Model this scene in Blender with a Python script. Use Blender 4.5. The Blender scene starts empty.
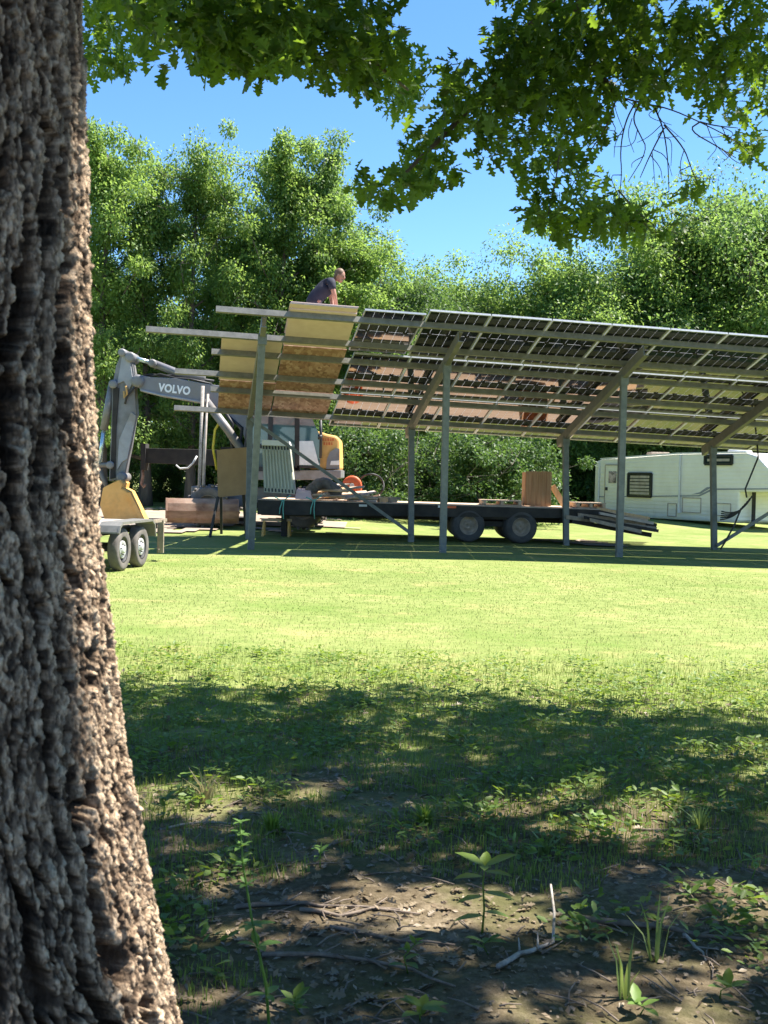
import bpy, math, random
import numpy as np
from mathutils import Vector, Matrix, noise as mnoise

random.seed(11)
rng = np.random.default_rng(11)
C = bpy.context.scene
col = C.collection
PI = math.pi

# ------------------------------------------------------------------ camera, sky, sun, exposure
FPX, PITCH, ROLL, CAMH = 1139.57, .0298, .021, 1.4291
cam = bpy.data.cameras.new('camera'); cam_o = bpy.data.objects.new('camera', cam); col.objects.link(cam_o)
cam.sensor_fit = 'VERTICAL'; cam.sensor_height = 36; cam.lens = 36 * FPX / 1024
cam.clip_end = 3000; cam.clip_start = .05
cam.dof.use_dof = True; cam.dof.focus_distance = 17; cam.dof.aperture_fstop = 15
cam_o.matrix_world = Matrix.Translation((0, 0, CAMH)) @ Matrix.Rotation(PI/2 - PITCH, 4, 'X') @ Matrix.Rotation(ROLL, 4, 'Z')
C.camera = cam_o

SUN = Vector((2.55, .75, 4.5)).normalized()          # towards the sun
world = bpy.data.worlds.new('World'); C.world = world; world.use_nodes = True
wn = world.node_tree; bg = wn.nodes['Background']
sky = wn.nodes.new('ShaderNodeTexSky'); sky.sky_type = 'NISHITA'; sky.sun_disc = False
sky.sun_elevation = math.asin(SUN.z); sky.sun_rotation = math.atan2(SUN.x, SUN.y)
sky.air_density = 1.0; sky.dust_density = .1; sky.ozone_density = 5.0; sky.altitude = 1200
hsv = wn.nodes.new('ShaderNodeHueSaturation'); hsv.inputs['Saturation'].default_value = 1.14
wn.links.new(sky.outputs[0], hsv.inputs['Color']); wn.links.new(hsv.outputs[0], bg.inputs[0]); bg.inputs[1].default_value = .088
sun = bpy.data.lights.new('sun', 'SUN'); sun.energy = 4.8; sun.angle = math.radians(.5); sun.color = (1, .94, .85)
sun_o = bpy.data.objects.new('sun', sun); col.objects.link(sun_o)
sun_o.rotation_euler = SUN.to_track_quat('Z', 'Y').to_euler(); sun_o.location = SUN * 60
C.view_settings.view_transform = 'Standard'; C.view_settings.look = 'None'
C.view_settings.gamma = 1; C.view_settings.exposure = 1.67
C.render.engine = 'CYCLES'
C.cycles.use_denoising = True; C.cycles.max_bounces = 7; C.cycles.diffuse_bounces = 4
C.cycles.transmission_bounces = 5; C.cycles.transparent_max_bounces = 8
C.cycles.caustics_reflective = False; C.cycles.caustics_refractive = False

# ------------------------------------------------------------------ helpers
def ray(u, v):
    x, y = u - 384, v - 512
    c, s = math.cos(ROLL), math.sin(ROLL)
    xx, yy = x*c + y*s, -x*s + y*c
    cp, sp = math.cos(PITCH), math.sin(PITCH)
    return Vector((xx, FPX*cp - yy*sp, -FPX*sp - yy*cp))
def at(u, v, Y):
    r = ray(u, v); r = r / r.y * Y; r.z += CAMH; return r

def hashn(ix, iy, iz):
    h = (ix.astype(np.int64)*374761393 + iy.astype(np.int64)*668265263 + iz.astype(np.int64)*2147483647) & 0xffffffff
    h = ((h ^ (h >> 13)) * 1274126177) & 0xffffffff
    h = ((h ^ (h >> 16)) * 2246822519) & 0xffffffff
    return ((h ^ (h >> 15)) & 0xffffff) / float(0xffffff)
def vnoise(x, y, z=0.0):
    x, y = np.asarray(x, float), np.asarray(y, float); z = np.zeros_like(x) + z
    ix, iy, iz = np.floor(x), np.floor(y), np.floor(z)
    fx, fy, fz = x-ix, y-iy, z-iz
    fx, fy, fz = [f*f*f*(f*(f*6-15)+10) for f in (fx, fy, fz)]
    r = 0
    for a in (0, 1):
        for b in (0, 1):
            for c in (0, 1):
                r = r + hashn(ix+a, iy+b, iz+c) * (fx if a else 1-fx) * (fy if b else 1-fy) * (fz if c else 1-fz)
    return r
def fbm(x, y, z=0.0, o=3):
    r, a, s = 0, .5, 0
    for k in range(o):
        r = r + a*vnoise(np.asarray(x)*2**k + 17*k, np.asarray(y)*2**k - 9*k, np.asarray(z)*2**k + 5*k); s += a; a *= .5
    return r / s
def sstep(a, b, x):
    t = np.clip((np.asarray(x, float)-a)/(b-a), 0, 1); return t*t*(3-2*t)

def gz(x, y):
    x, y = np.asarray(x, float), np.asarray(y, float)
    z = -.0067*np.clip(x, -30, 30) - .011*np.clip(x-2, 0, 14)*sstep(12, 19, y)
    z = z + .42*sstep(24, 40, y)*sstep(4, -4, x) + .55*sstep(38, 75, y)
    z = z + .30*np.exp(-((x-10)/6)**2 - ((y-41)/8)**2)
    z = z + .03*(fbm(x*.5, y*.5)-.5)*sstep(12, 9, y) + .12*(fbm(x*.11+4, y*.11)-.5)*sstep(4, 25, y)
    return z
def G(x, y, dz=0): return Vector((x, y, float(gz(x, y)) + dz))
def gpix(u, v, dz=0):
    r = ray(u, v); z = 0
    for _ in range(8):
        k = (z - CAMH)/r.z; z = float(gz(r.x*k, r.y*k))
    return Vector((r.x*k, r.y*k, z + dz))

class MB:
    def __init__(s): s.v = []; s.f = []
    def add(s, vs, fs):
        n = len(s.v); s.v += [Vector(p) for p in vs]; s.f += [tuple(i+n for i in f) for f in fs]; return s
    def bar(s, p0, p1, w, h, up=(0, 0, 1)):
        p0, p1 = Vector(p0), Vector(p1); d = (p1-p0).normalized(); up = Vector(up)
        if abs(d.dot(up)) > .98: up = Vector((0, 1, 0))
        sx = d.cross(up).normalized(); sy = sx.cross(d).normalized()
        return s.frame(p0, p1, sx, sy, [(-w/2, -h/2), (w/2, -h/2), (w/2, h/2), (-w/2, h/2)])
    def frame(s, p0, p1, sx, sy, prof):
        n = len(prof)
        vs = [p+sx*a+sy*b for p in (p0, p1) for a, b in prof]
        fs = [(i, (i+1) % n, n+(i+1) % n, n+i) for i in range(n)] + [tuple(range(n))[::-1], tuple(range(n, 2*n))]
        return s.add(vs, fs)
    def box(s, c, size, rz=0, M=None):
        c = Vector(c); a, b, e = [k/2 for k in size]
        R = M if M is not None else Matrix.Rotation(rz, 3, 'Z')
        vs = [c + R @ Vector((x*a, y*b, z*e)) for x in (-1, 1) for y in (-1, 1) for z in (-1, 1)]
        return s.add(vs, [(0, 1, 3, 2), (4, 6, 7, 5), (0, 4, 5, 1), (2, 3, 7, 6), (0, 2, 6, 4), (1, 5, 7, 3)])
    def prism(s, pts, depth):
        n = len(pts); d = Vector(depth); pts = [Vector(p) for p in pts]
        vs = pts + [p+d for p in pts]
        return s.add(vs, [tuple(range(n)), tuple(range(2*n-1, n-1, -1))] + [(i, n+i, n+(i+1) % n, (i+1) % n) for i in range(n)])
    def tube(s, pts, r, n=8, caps=True):
        pts = [Vector(p) for p in pts]; R = r if isinstance(r, (list, tuple)) else [r]*len(pts)
        vs = []; fs = []; prev = None
        for i, p in enumerate(pts):
            d = (pts[min(i+1, len(pts)-1)] - pts[max(i-1, 0)]).normalized()
            if prev is None:
                u = d.orthogonal().normalized()
            else:
                u = (prev - d*prev.dot(d)).normalized()
            prev = u; w = d.cross(u)
            vs += [p + (u*math.cos(2*PI*k/n) + w*math.sin(2*PI*k/n))*R[i] for k in range(n)]
        for i in range(len(pts)-1):
            fs += [(i*n+k, i*n+(k+1) % n, (i+1)*n+(k+1) % n, (i+1)*n+k) for k in range(n)]
        if caps: fs += [tuple(range(n))[::-1], tuple(range((len(pts)-1)*n, len(pts)*n))]
        return s.add(vs, fs)
    def lathe(s, c, axis, prof, n=24, caps=True):
        c = Vector(c); a = Vector(axis).normalized(); u = a.orthogonal().normalized(); w = a.cross(u)
        vs = [c + a*h + (u*math.cos(2*PI*k/n)+w*math.sin(2*PI*k/n))*r for r, h in prof for k in range(n)]
        m = len(prof)
        fs = [(i*n+k, i*n+(k+1) % n, (i+1)*n+(k+1) % n, (i+1)*n+k) for i in range(m-1) for k in range(n)]
        if caps: fs += [tuple(range(n))[::-1], tuple(range((m-1)*n, m*n))]
        return s.add(vs, fs)
    def ball(s, c, r, nu=14, nv=9, M=None):
        c = Vector(c); r = Vector(r) if not isinstance(r, (int, float)) else Vector((r, r, r)); M = M or Matrix.Identity(3)
        vs = [c + M @ Vector((0, 0, r.z))]
        for j in range(1, nv):
            t = PI*j/nv
            for i in range(nu):
                p = 2*PI*i/nu; vs.append(c + M @ Vector((r.x*math.sin(t)*math.cos(p), r.y*math.sin(t)*math.sin(p), r.z*math.cos(t))))
        vs.append(c + M @ Vector((0, 0, -r.z)))
        fs = [(0, 1+i, 1+(i+1) % nu) for i in range(nu)]
        for j in range(nv-2):
            fs += [(1+j*nu+i, 1+(j+1)*nu+i, 1+(j+1)*nu+(i+1) % nu, 1+j*nu+(i+1) % nu) for i in range(nu)]
        l = len(vs)-1; b = 1+(nv-2)*nu
        fs += [(l, b+(i+1) % nu, b+i) for i in range(nu)]
        return s.add(vs, fs)
    def build(s, name, mat, parent=None, origin=(0, 0, 0), smooth=False, bevel=0):
        me = bpy.data.meshes.new(name); o0 = Vector(origin)
        me.from_pydata([p-o0 for p in s.v], [], s.f); me.update()
        if smooth: me.shade_smooth()
        me.materials.append(mat)
        o = bpy.data.objects.new(name, me); col.objects.link(o)
        if parent: o.parent = parent
        else: o.location = o0
        if smooth or bevel:
            if bevel:
                b = o.modifiers.new('bevel', 'BEVEL'); b.width = bevel; b.segments = 2; b.limit_method = 'ANGLE'
        return o

def tag(o, label=None, cat=None, group=None, kind=None):
    if label: o['label'] = label
    if cat: o['category'] = cat
    if group: o['group'] = group
    if kind: o['kind'] = kind
    return o
def thing(name, label, cat, loc=(0, 0, 0), group=None):
    o = bpy.data.objects.new(name, None); o.empty_display_size = .2; col.objects.link(o); o.location = loc
    return tag(o, label, cat, group)
def copy_tree(o, parent=None):
    c = o.copy(); col.objects.link(c); c.parent = parent
    for ch in list(o.children): copy_tree(ch, c)
    return c

def raw_mesh(name, V, loops, starts, totals, mat, parent=None, smooth=False, loc=None):
    me = bpy.data.meshes.new(name)
    me.vertices.add(len(V)); me.vertices.foreach_set('co', np.ascontiguousarray(V, dtype=np.float32).ravel())
    me.loops.add(len(loops)); me.loops.foreach_set('vertex_index', np.ascontiguousarray(loops, dtype=np.int32))
    me.polygons.add(len(starts)); me.polygons.foreach_set('loop_start', np.ascontiguousarray(starts, dtype=np.int32))
    me.update(calc_edges=True); me.validate()
    if smooth: me.shade_smooth()
    if mat: me.materials.append(mat)
    o = bpy.data.objects.new(name, me); col.objects.link(o)
    if parent: o.parent = parent
    if loc is not None: o.location = loc
    return o
def grid_mesh(name, P, mat, keep=None, **kw):                      # P: (ny, nx, 3)
    ny, nx = P.shape[:2]
    i = np.arange(ny*nx).reshape(ny, nx)
    q = np.stack([i[:-1, :-1], i[:-1, 1:], i[1:, 1:], i[1:, :-1]], -1)
    if keep is not None: q = q[keep]
    q = q.reshape(-1, 4); V = P.reshape(-1, 3)
    if keep is not None:
        used, inv = np.unique(q, return_inverse=True); V = V[used]; q = inv.reshape(-1, 4)
    return raw_mesh(name, V, q.ravel(), np.arange(len(q))*4, None, mat, **kw)
def norm(a): return a/np.maximum(np.linalg.norm(a, axis=-1, keepdims=True), 1e-9)
def leaf_cloud(name, tv, tf, pos, dr, nr, size, mat, parent=None, loc=None, curl=0.0):
    tv = np.array(tv, float); n = len(pos)
    dr = norm(dr); sd = norm(np.cross(nr, dr)); up = np.cross(dr, sd)
    size = np.asarray(size).reshape(-1, 1, 1)
    V = pos[:, None, :] + size*(tv[None, :, 0:1]*dr[:, None, :] + tv[None, :, 1:2]*sd[:, None, :] + tv[None, :, 2:3]*up[:, None, :])
    k = len(tv); fl = np.concatenate([np.array(f) for f in tf]); tot = np.array([len(f) for f in tf])
    st0 = np.concatenate([[0], np.cumsum(tot)[:-1]])
    loops = (fl[None, :] + (np.arange(n)*k)[:, None]).ravel()
    starts = (st0[None, :] + (np.arange(n)*len(fl))[:, None]).ravel()
    return raw_mesh(name, V.reshape(-1, 3), loops, starts, None, mat, parent, loc=loc)

# ------------------------------------------------------------------ materials
class NT:
    def __init__(s, name):
        s.m = bpy.data.materials.new(name); s.m.use_nodes = True; s.t = s.m.node_tree; s.t.nodes.clear()
        s.out = s.n('ShaderNodeOutputMaterial')
    def n(s, typ, **kw):
        x = s.t.nodes.new(typ)
        for k, v in kw.items():
            if k.startswith('_'): setattr(x, k[1:], v)
            else: s.set(x, k, v)
        return x
    def set(s, x, k, v):
        i = x.inputs[int(k[1:])] if (k[0] == 'i' and k[1:].isdigit()) else x.inputs[k.replace('__', ' ')]
        if isinstance(v, bpy.types.NodeSocket): s.t.links.new(v, i)
        else: i.default_value = (*v, 1) if (isinstance(v, tuple) and len(v) == 3 and i.type == 'RGBA') else v
    def noise(s, scale, detail=4, vec=None, rough=.55, dist=0):
        x = s.n('ShaderNodeTexNoise', Scale=scale, Detail=detail, Roughness=rough, Distortion=dist)
        if vec: s.set(x, 'Vector', vec)
        return x.outputs['Fac']
    def ramp(s, fac, stops):
        r = s.n('ShaderNodeValToRGB', Fac=fac); e = r.color_ramp.elements
        while len(e) < len(stops): e.new(.5)
        for k, (p, c) in zip(e, stops): k.position = p; k.color = (*c, 1) if len(c) == 3 else c
        return r.outputs['Color']
    def mix(s, f, a, b, mode='MIX'):
        x = s.n('ShaderNodeMix', _data_type='RGBA', _blend_type=mode)
        for k, v in ((0, f), (6, a), (7, b)): s.set(x, 'i%d' % k, v)
        return x.outputs[2]
    def math(s, op, a, b=0.0):
        x = s.n('ShaderNodeMath', _operation=op); s.set(x, 'i0', a); s.set(x, 'i1', b); return x.outputs[0]
    def coord(s, kind='Object', scale=None):
        o = s.n('ShaderNodeTexCoord').outputs[kind]
        if scale: o = s.n('ShaderNodeMapping', Vector=o, Scale=scale).outputs[0]
        return o
    def bsdf(s, color, rough=.6, metal=0, bump=None, strength=.3, dist=.01, **kw):
        b = s.n('ShaderNodeBsdfPrincipled'); s.set(b, 'Base Color', color); s.set(b, 'Roughness', rough); s.set(b, 'Metallic', metal)
        for k, v in kw.items(): s.set(b, k, v)
        if bump is not None:
            s.set(b, 'Normal', s.n('ShaderNodeBump', Height=bump, Strength=strength, Distance=dist).outputs[0])
        return b.outputs[0]
    def done(s, sh): s.t.links.new(sh, s.out.inputs['Surface']); return s.m

def pm(name, c1, c2, scale=6, rough=.6, metal=0, bump=.15, stretch=None, dirt=None):
    t = NT(name); v = t.coord('Object', stretch)
    f = t.noise(scale, 5, v, .6)
    c = t.ramp(f, [(.32, c1), (.68, c2)])
    if dirt is not None:
        c = t.mix(t.ramp(t.noise(scale*.35, 6, t.coord('Object'), .65), [(.48, (0, 0, 0)), (.68, (1, 1, 1))]), c, dirt)
    r = t.math('ADD', t.math('MULTIPLY', t.noise(scale*2, 3, v), .25), rough-.12)
    return t.done(t.bsdf(c, r, metal, f, bump, .01))
def foliage(name, dark, light, trans, tmix=.42, yellow=None):
    t = NT(name)
    rnd = t.n('ShaderNodeNewGeometry').outputs['Random Per Island']
    big = t.noise(.45, 2, t.coord('Object'))
    inst = t.n('ShaderNodeObjectInfo').outputs['Random']
    f = t.math('ADD', t.math('MULTIPLY', rnd, .55), t.math('MULTIPLY', big, .45))
    c = t.mix(f, dark, light)
    hs = t.n('ShaderNodeHueSaturation', Color=c)
    t.set(hs, 'Value', t.math('ADD', t.math('MULTIPLY', inst, .35), .82)); t.set(hs, 'Hue', t.math('ADD', t.math('MULTIPLY', inst, -.02), .508))
    c = hs.outputs[0]
    b = t.bsdf(c, .5, 0, **{'Specular IOR Level': .35})
    tr = t.n('ShaderNodeBsdfTranslucent', Color=t.mix(f, tuple(x*.8 for x in trans), trans)).outputs[0]
    m = t.n('ShaderNodeMixShader', Fac=tmix); t.set(m, 'i1', b); t.set(m, 'i2', tr)
    return t.done(m.outputs[0])

M = {}
M['leaf_bright'] = foliage('leaf_bright', (.085, .165, .038), (.145, .235, .055), (.37, .54, .11), .5)
M['leaf_mid'] = foliage('leaf_mid', (.06, .13, .034), (.11, .19, .048), (.28, .44, .10), .46)
M['leaf_dark'] = foliage('leaf_dark', (.038, .09, .026), (.07, .125, .033), (.17, .29, .055), .38)  # dark leaf variant, lowered further to stand in for shade on the bushes
M['oak_leaf'] = foliage('oak_leaf', (.028, .072, .016), (.056, .112, .024), (.27, .43, .035), .43)
M['weed'] = foliage('weed', (.08, .15, .026), (.145, .22, .036), (.33, .45, .045), .4)
M['weed_pale'] = foliage('weed_pale', (.1, .2, .04), (.16, .27, .06), (.35, .5, .06), .4)
M['grass'] = foliage('grass', (.115, .175, .045), (.20, .255, .08), (.30, .38, .09), .38)
M['grass_green'] = foliage('grass_green', (.085, .135, .028), (.165, .225, .05), (.28, .36, .05), .38)
M['dry_grass'] = foliage('dry_grass', (.3, .25, .12), (.42, .36, .18), (.4, .33, .15), .3)
M['trunk'] = pm('trunk', (.06, .05, .04), (.16, .13, .1), 5, .9, 0, .6, (1, 1, .25))
M['twig'] = pm('twig', (.10, .075, .055), (.24, .19, .15), 30, .9, 0, .5)
M['pale_twig'] = pm('pale_twig', (.22, .19, .16), (.42, .38, .33), 30, .85, 0, .5)
M['galv'] = pm('galv', (.11, .12, .11), (.18, .19, .17), 9, .6, .1, .1)
M['galv_rail'] = pm('galv_rail', (.165, .16, .14), (.25, .24, .215), 7, .5, .2, .1)
M['rafter'] = pm('rafter', (.165, .158, .142), (.235, .225, .205), 8, .55, .25, .1)
M['alu'] = pm('alu', (.5, .5, .5), (.62, .62, .62), 12, .4, .4, .05)
M['black'] = pm('black', (.012, .012, .013), (.03, .03, .03), 8, .55, 0, .2)
M['rubber'] = pm('rubber', (.035, .035, .036), (.085, .08, .075), 7, .85, 0, .4)
M['dusty_rubber'] = pm('dusty_rubber', (.09, .08, .075), (.17, .15, .135), 7, .9, 0, .5)
M['steel_rim'] = pm('steel_rim', (.3, .3, .3), (.48, .48, .47), 12, .45, .5, .1)
M['hub'] = pm('hub', (.42, .42, .42), (.58, .58, .57), 12, .45, .3, .1)
M['dark_rim'] = pm('dark_rim', (.22, .175, .13), (.38, .31, .24), 12, .7, .1, .2)
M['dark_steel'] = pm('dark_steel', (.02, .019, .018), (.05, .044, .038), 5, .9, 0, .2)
M['grey_steel'] = pm('grey_steel', (.16, .158, .16), (.25, .245, .245), 4, .5, .1, .15, None, (.16, .14, .115))
M['boom_grey'] = pm('boom_grey', (.17, .165, .175), (.23, .225, .235), 3, .45, .05, .1, None, (.2, .185, .165))
M['boom_pale'] = pm('boom_pale', (.27, .275, .29), (.36, .365, .38), 4, .5, .05, .15, None, (.25, .22, .18))
M['chrome'] = pm('chrome', (.5, .6, .6), (.65, .75, .74), 6, .25, .7, .05)
M['white_paint'] = pm('white_paint', (.72, .72, .7), (.82, .82, .8), 5, .45, 0, .05)
M['yellow'] = pm('yellow', (.66, .36, .09), (.76, .45, .14), 3, .55, 0, .15, None, (.42, .25, .08))
M['rusty'] = pm('rusty', (.16, .085, .055), (.33, .2, .14), 3, .8, .1, .4, (1, 1, 3), (.38, .28, .21))
M['brown_board'] = pm('brown_board', (.27, .16, .07), (.36, .22, .10), 3, .8, 0, .1)
M['green_panel'] = pm('green_panel', (.40, .42, .33), (.49, .50, .41), 3, .6, 0, .1)
M['orange_red'] = pm('orange_red', (.62, .10, .03), (.75, .15, .05), 5, .5, 0, .1)
M['hose_yellow'] = pm('hose_yellow', (.62, .5, .03), (.75, .62, .06), 8, .5, 0, .05)
M['teal_strap'] = pm('teal_strap', (.12, .4, .33), (.2, .5, .42), 20, .7, 0, .1)
M['wood_deck'] = pm('wood_deck', (.42, .30, .20), (.60, .46, .33), 4, .8, 0, .3, (.4, 6, 6))
M['wood_new'] = pm('wood_new', (.52, .33, .16), (.66, .46, .26), 4, .75, 0, .2, (6, 6, .6))
M['wood_box'] = pm('wood_box', (.36, .18, .08), (.52, .3, .15), 4, .75, 0, .2, (7, 7, .5))
M['wood_grey'] = pm('wood_grey', (.34, .28, .23), (.52, .46, .4), 5, .85, 0, .3)
M['skin'] = pm('skin', (.38, .18, .12), (.46, .24, .165), 12, .5, 0, .05)
M['shirt'] = pm('shirt', (.012, .013, .026), (.026, .027, .045), 10, .85, 0, .3)
M['jeans'] = pm('jeans', (.02, .025, .04), (.045, .05, .075), 14, .85, 0, .3)
M['hair'] = pm('hair', (.10, .055, .028), (.2, .12, .065), 30, .6, 0, .4)
M['letter_white'] = pm('letter_white', (.78, .79, .8), (.84, .84, .84), 5, .5, 0, .02)
M['letter_orange'] = pm('letter_orange', (.55, .12, .03), (.62, .16, .04), 5, .5, 0, .02)
M['stripe'] = pm('stripe', (.2, .22, .27), (.28, .3, .36), 5, .5, 0, .02)
M['ply'] = pm('ply', (.64, .46, .44), (.72, .54, .52), 5, .75, 0, .08)
M['plastic_white'] = pm('plastic_white', (.62, .62, .6), (.74, .74, .72), 6, .5, 0, .05)

def m_osb():
    t = NT('osb'); v = t.coord('Object')
    vo = t.n('ShaderNodeTexVoronoi', Scale=16.0, Vector=t.n('ShaderNodeMapping', Vector=v, Scale=(1, .45, 1), Rotation=(0, 0, .5)).outputs[0])
    h = t.n('ShaderNodeSeparateColor', i0=vo.outputs['Color']).outputs[0]
    c = t.ramp(h, [(0, (.25, .12, .09)), (.35, (.40, .21, .165)), (.7, (.48, .27, .22)), (1, (.60, .39, .33))])
    c = t.mix(t.ramp(t.noise(1.3, 4, v), [(.4, (0, 0, 0)), (.7, (.6, .6, .6))]), c, (.34, .165, .115))
    return t.done(t.bsdf(c, .75, 0, h, .2, .004))
M['osb'] = m_osb()

def m_glass(name, c=(.02, .03, .03), rough=.04):
    t = NT(name)
    n = t.noise(2, 2, t.coord('Object'))
    return t.done(t.bsdf(t.mix(n, c, tuple(x*1.6 for x in c)), rough, 0, **{'Specular IOR Level': .8}))
M['glass'] = m_glass('glass')
M['teal_glass'] = m_glass('teal_glass', (.05, .10, .105))

def m_panel():
    t = NT('panel_cells'); sp = t.n('ShaderNodeSeparateXYZ', Vector=t.coord('Object'))
    def gap(o, off, pitch, w):
        f = t.math('FRACT', t.math('DIVIDE', t.math('ADD', o, off), pitch))
        d = t.math('MINIMUM', f, t.math('SUBTRACT', 1.0, f))
        return t.math('LESS_THAN', d, w/pitch/2)
    gx = gap(sp.outputs[0], -.019+10*.182, .182, .005)
    gy = gap(sp.outputs[1], -.03+10*.16, .16, .0)
    mid = t.math('LESS_THAN', t.math('ABSOLUTE', t.math('SUBTRACT', sp.outputs[1], 1.015)), .005)
    g = t.math('MAXIMUM', t.math('MAXIMUM', gx, gy), mid)
    n = t.noise(1.2, 3, t.coord('Object'))
    cell = t.bsdf(t.mix(n, (.012, .014, .02), (.03, .032, .04)), .035, 0, IOR=2.25, **{'Specular Tint': (1, .84, .76, 1)})
    tr = t.n('ShaderNodeBsdfTransparent', Color=(.8, .84, .84)).outputs[0]
    wh = t.n('ShaderNodeBsdfTranslucent', Color=(.6, .6, .6)).outputs[0]
    m0 = t.n('ShaderNodeMixShader', Fac=.5); t.set(m0, 'i1', tr); t.set(m0, 'i2', wh)
    m = t.n('ShaderNodeMixShader', Fac=g); t.set(m, 'i1', cell); t.set(m, 'i2', m0.outputs[0])
    return t.done(m.outputs[0])
M['panel'] = m_panel()

def m_ground():
    t = NT('ground_lawn'); v = t.coord('Object')
    sp = t.n('ShaderNodeSeparateXYZ', Vector=v); y = sp.outputs[1]
    big = t.noise(.35, 4, v, .6); med = t.noise(2.2, 5, v, .65); fine = t.noise(38, 4, v, .7); streak = t.noise(6, 5, t.n('ShaderNodeMapping', Vector=v, Scale=(.5, 1, 1)).outputs[0], .7)
    grass = t.ramp(t.math('ADD', t.math('MULTIPLY', streak, .6), t.math('MULTIPLY', big, .4)), [(.33, (.135, .18, .048)), (.5, (.205, .245, .075)), (.66, (.285, .285, .115))])
    grass = t.mix(t.ramp(t.noise(.9, 5, v, .7), [(.54, (0, 0, 0)), (.72, (.85, .85, .85))]), grass, (.36, .30, .13))
    grass = t.mix(t.ramp(t.noise(.55, 6, v, .7), [(.5, (0, 0, 0)), (.66, (.7, .7, .7))]), grass, (.13, .20, .04))
    grass = t.mix(t.ramp(fine, [(.3, (.4, .4, .4)), (.52, (0, 0, 0))]), grass, (.075, .105, .022))
    dirt = t.ramp(t.math('ADD', t.math('MULTIPLY', med, .5), t.math('MULTIPLY', fine, .5)), [(.32, (.048, .036, .021)), (.5, (.115, .09, .056)), (.68, (.23, .185, .125))])
    moss = t.mix(med, (.05, .058, .018), (.11, .11, .04))
    dirt = t.mix(t.ramp(t.noise(1.5, 5, v, .65), [(.45, (0, 0, 0)), (.62, (.75, .75, .75))]), dirt, moss)
    # the mown lawn begins beyond the oak's drip line, with bare patches reaching out
    e = t.math('ADD', y, t.math('MULTIPLY', t.math('SUBTRACT', t.noise(.8, 5, v, .6), .5), 6.5))
    mr = t.n('ShaderNodeMapRange', Value=e); t.set(mr, 'From Min', 4.4); t.set(mr, 'From Max', 6.9)
    c = t.mix(mr.outputs[0], dirt, grass)
    hgt = t.math('ADD', t.math('MULTIPLY', fine, .5), t.math('MULTIPLY', t.noise(9, 5, v, .7), .8))
    return t.done(t.bsdf(c, .95, 0, hgt, .8, .02, **{'Specular IOR Level': .1}))
M['ground'] = m_ground()
M['path'] = pm('path', (.25, .19, .14), (.36, .285, .22), 2.5, .95, 0, .5)

def m_bark():
    t = NT('oak_bark'); v = t.coord('Object')
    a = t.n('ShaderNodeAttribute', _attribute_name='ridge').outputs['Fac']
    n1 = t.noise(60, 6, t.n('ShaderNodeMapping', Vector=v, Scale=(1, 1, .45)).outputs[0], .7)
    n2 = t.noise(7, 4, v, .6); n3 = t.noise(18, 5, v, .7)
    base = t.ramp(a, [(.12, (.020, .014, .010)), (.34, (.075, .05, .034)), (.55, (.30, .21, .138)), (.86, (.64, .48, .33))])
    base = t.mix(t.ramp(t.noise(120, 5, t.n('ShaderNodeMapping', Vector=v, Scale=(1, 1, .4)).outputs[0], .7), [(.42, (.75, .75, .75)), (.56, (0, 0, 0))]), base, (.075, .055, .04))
    lich = t.ramp(n3, [(.58, (0, 0, 0)), (.7, (.55, .55, .55))])
    base = t.mix(t.math('MULTIPLY', lich, t.math('GREATER_THAN', a, .6)), base, (.36, .38, .31))
    base = t.mix(t.ramp(n2, [(.5, (0, 0, 0)), (.75, (.3, .3, .3))]), base, (.30, .2, .13))
    h = t.math('ADD', t.math('MULTIPLY', n1, .7), t.math('MULTIPLY', t.noise(170, 3, v, .6), .3))
    return t.done(t.bsdf(base, .95, 0, h, .9, .012, **{'Specular IOR Level': .15}))
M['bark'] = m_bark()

# ------------------------------------------------------------------ setting: ground and dirt
def lines(*segs):
    out = [segs[0][0]]
    for a, b, st in segs: out += list(np.linspace(a, b, max(2, int(abs(b-a)/st)+1))[1:])
    return np.array(out)
xs = lines((-900, -100, 200), (-100, -20, 8), (-20, -5, .8), (-5, 5, .12), (5, 20, .8), (20, 100, 8), (100, 900, 200))
ys = lines((-900, -60, 210), (-60, -4, 4), (-4, 1.5, .4), (1.5, 9, .09), (9, 30, .6), (30, 80, 2.5), (80, 200, 20), (200, 1500, 260))
X, Y = np.meshgrid(xs, ys); Z = gz(X, Y)
Z = Z + (.035*(fbm(X*2.3, Y*2.3, 3., 3)-.5) + .014*(vnoise(X*9, Y*9)-.5)) * sstep(9.5, 8.5, Y) * sstep(0, 1.5, Y)
tag(grid_mesh('ground', np.stack([X, Y, Z], -1), M['ground'], smooth=True), kind='structure')
def groundz(x, y):
    x, y = np.asarray(x, float), np.asarray(y, float)
    return gz(x, y) + (.035*(fbm(x*2.3, y*2.3, 3., 3)-.5)) * sstep(9.5, 8.5, y)

def dirt_sheet(x0, x1, y0, y1, fn, seed):
    xs = np.arange(x0, x1, .2); ys = np.arange(y0, y1, .2); X, Y = np.meshgrid(xs, ys)
    P = np.stack([X, Y, gz(X, Y)+.035], -1)
    cx, cy = (X[:-1, :-1]+X[1:, 1:])/2, (Y[:-1, :-1]+Y[1:, 1:])/2
    k = fn(cx, cy) + .9*(fbm(cx*.8+seed, cy*.8, 0, 4)-.5)*2 > 0
    return tag(grid_mesh('dirt_path', P, M['path'], keep=k, smooth=True), kind='structure')
dirt_sheet(-13, 0, 26, 38, lambda x, y: 1 - np.hypot((x+7.3)/4.4, (y-30.4)/4.0)*1.0 + .1, 3)
dirt_sheet(2, 9, 24, 32, lambda x, y: .75 - np.hypot((x-4.9)/1.6, (y-27.3)/1.3), 8)

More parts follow.
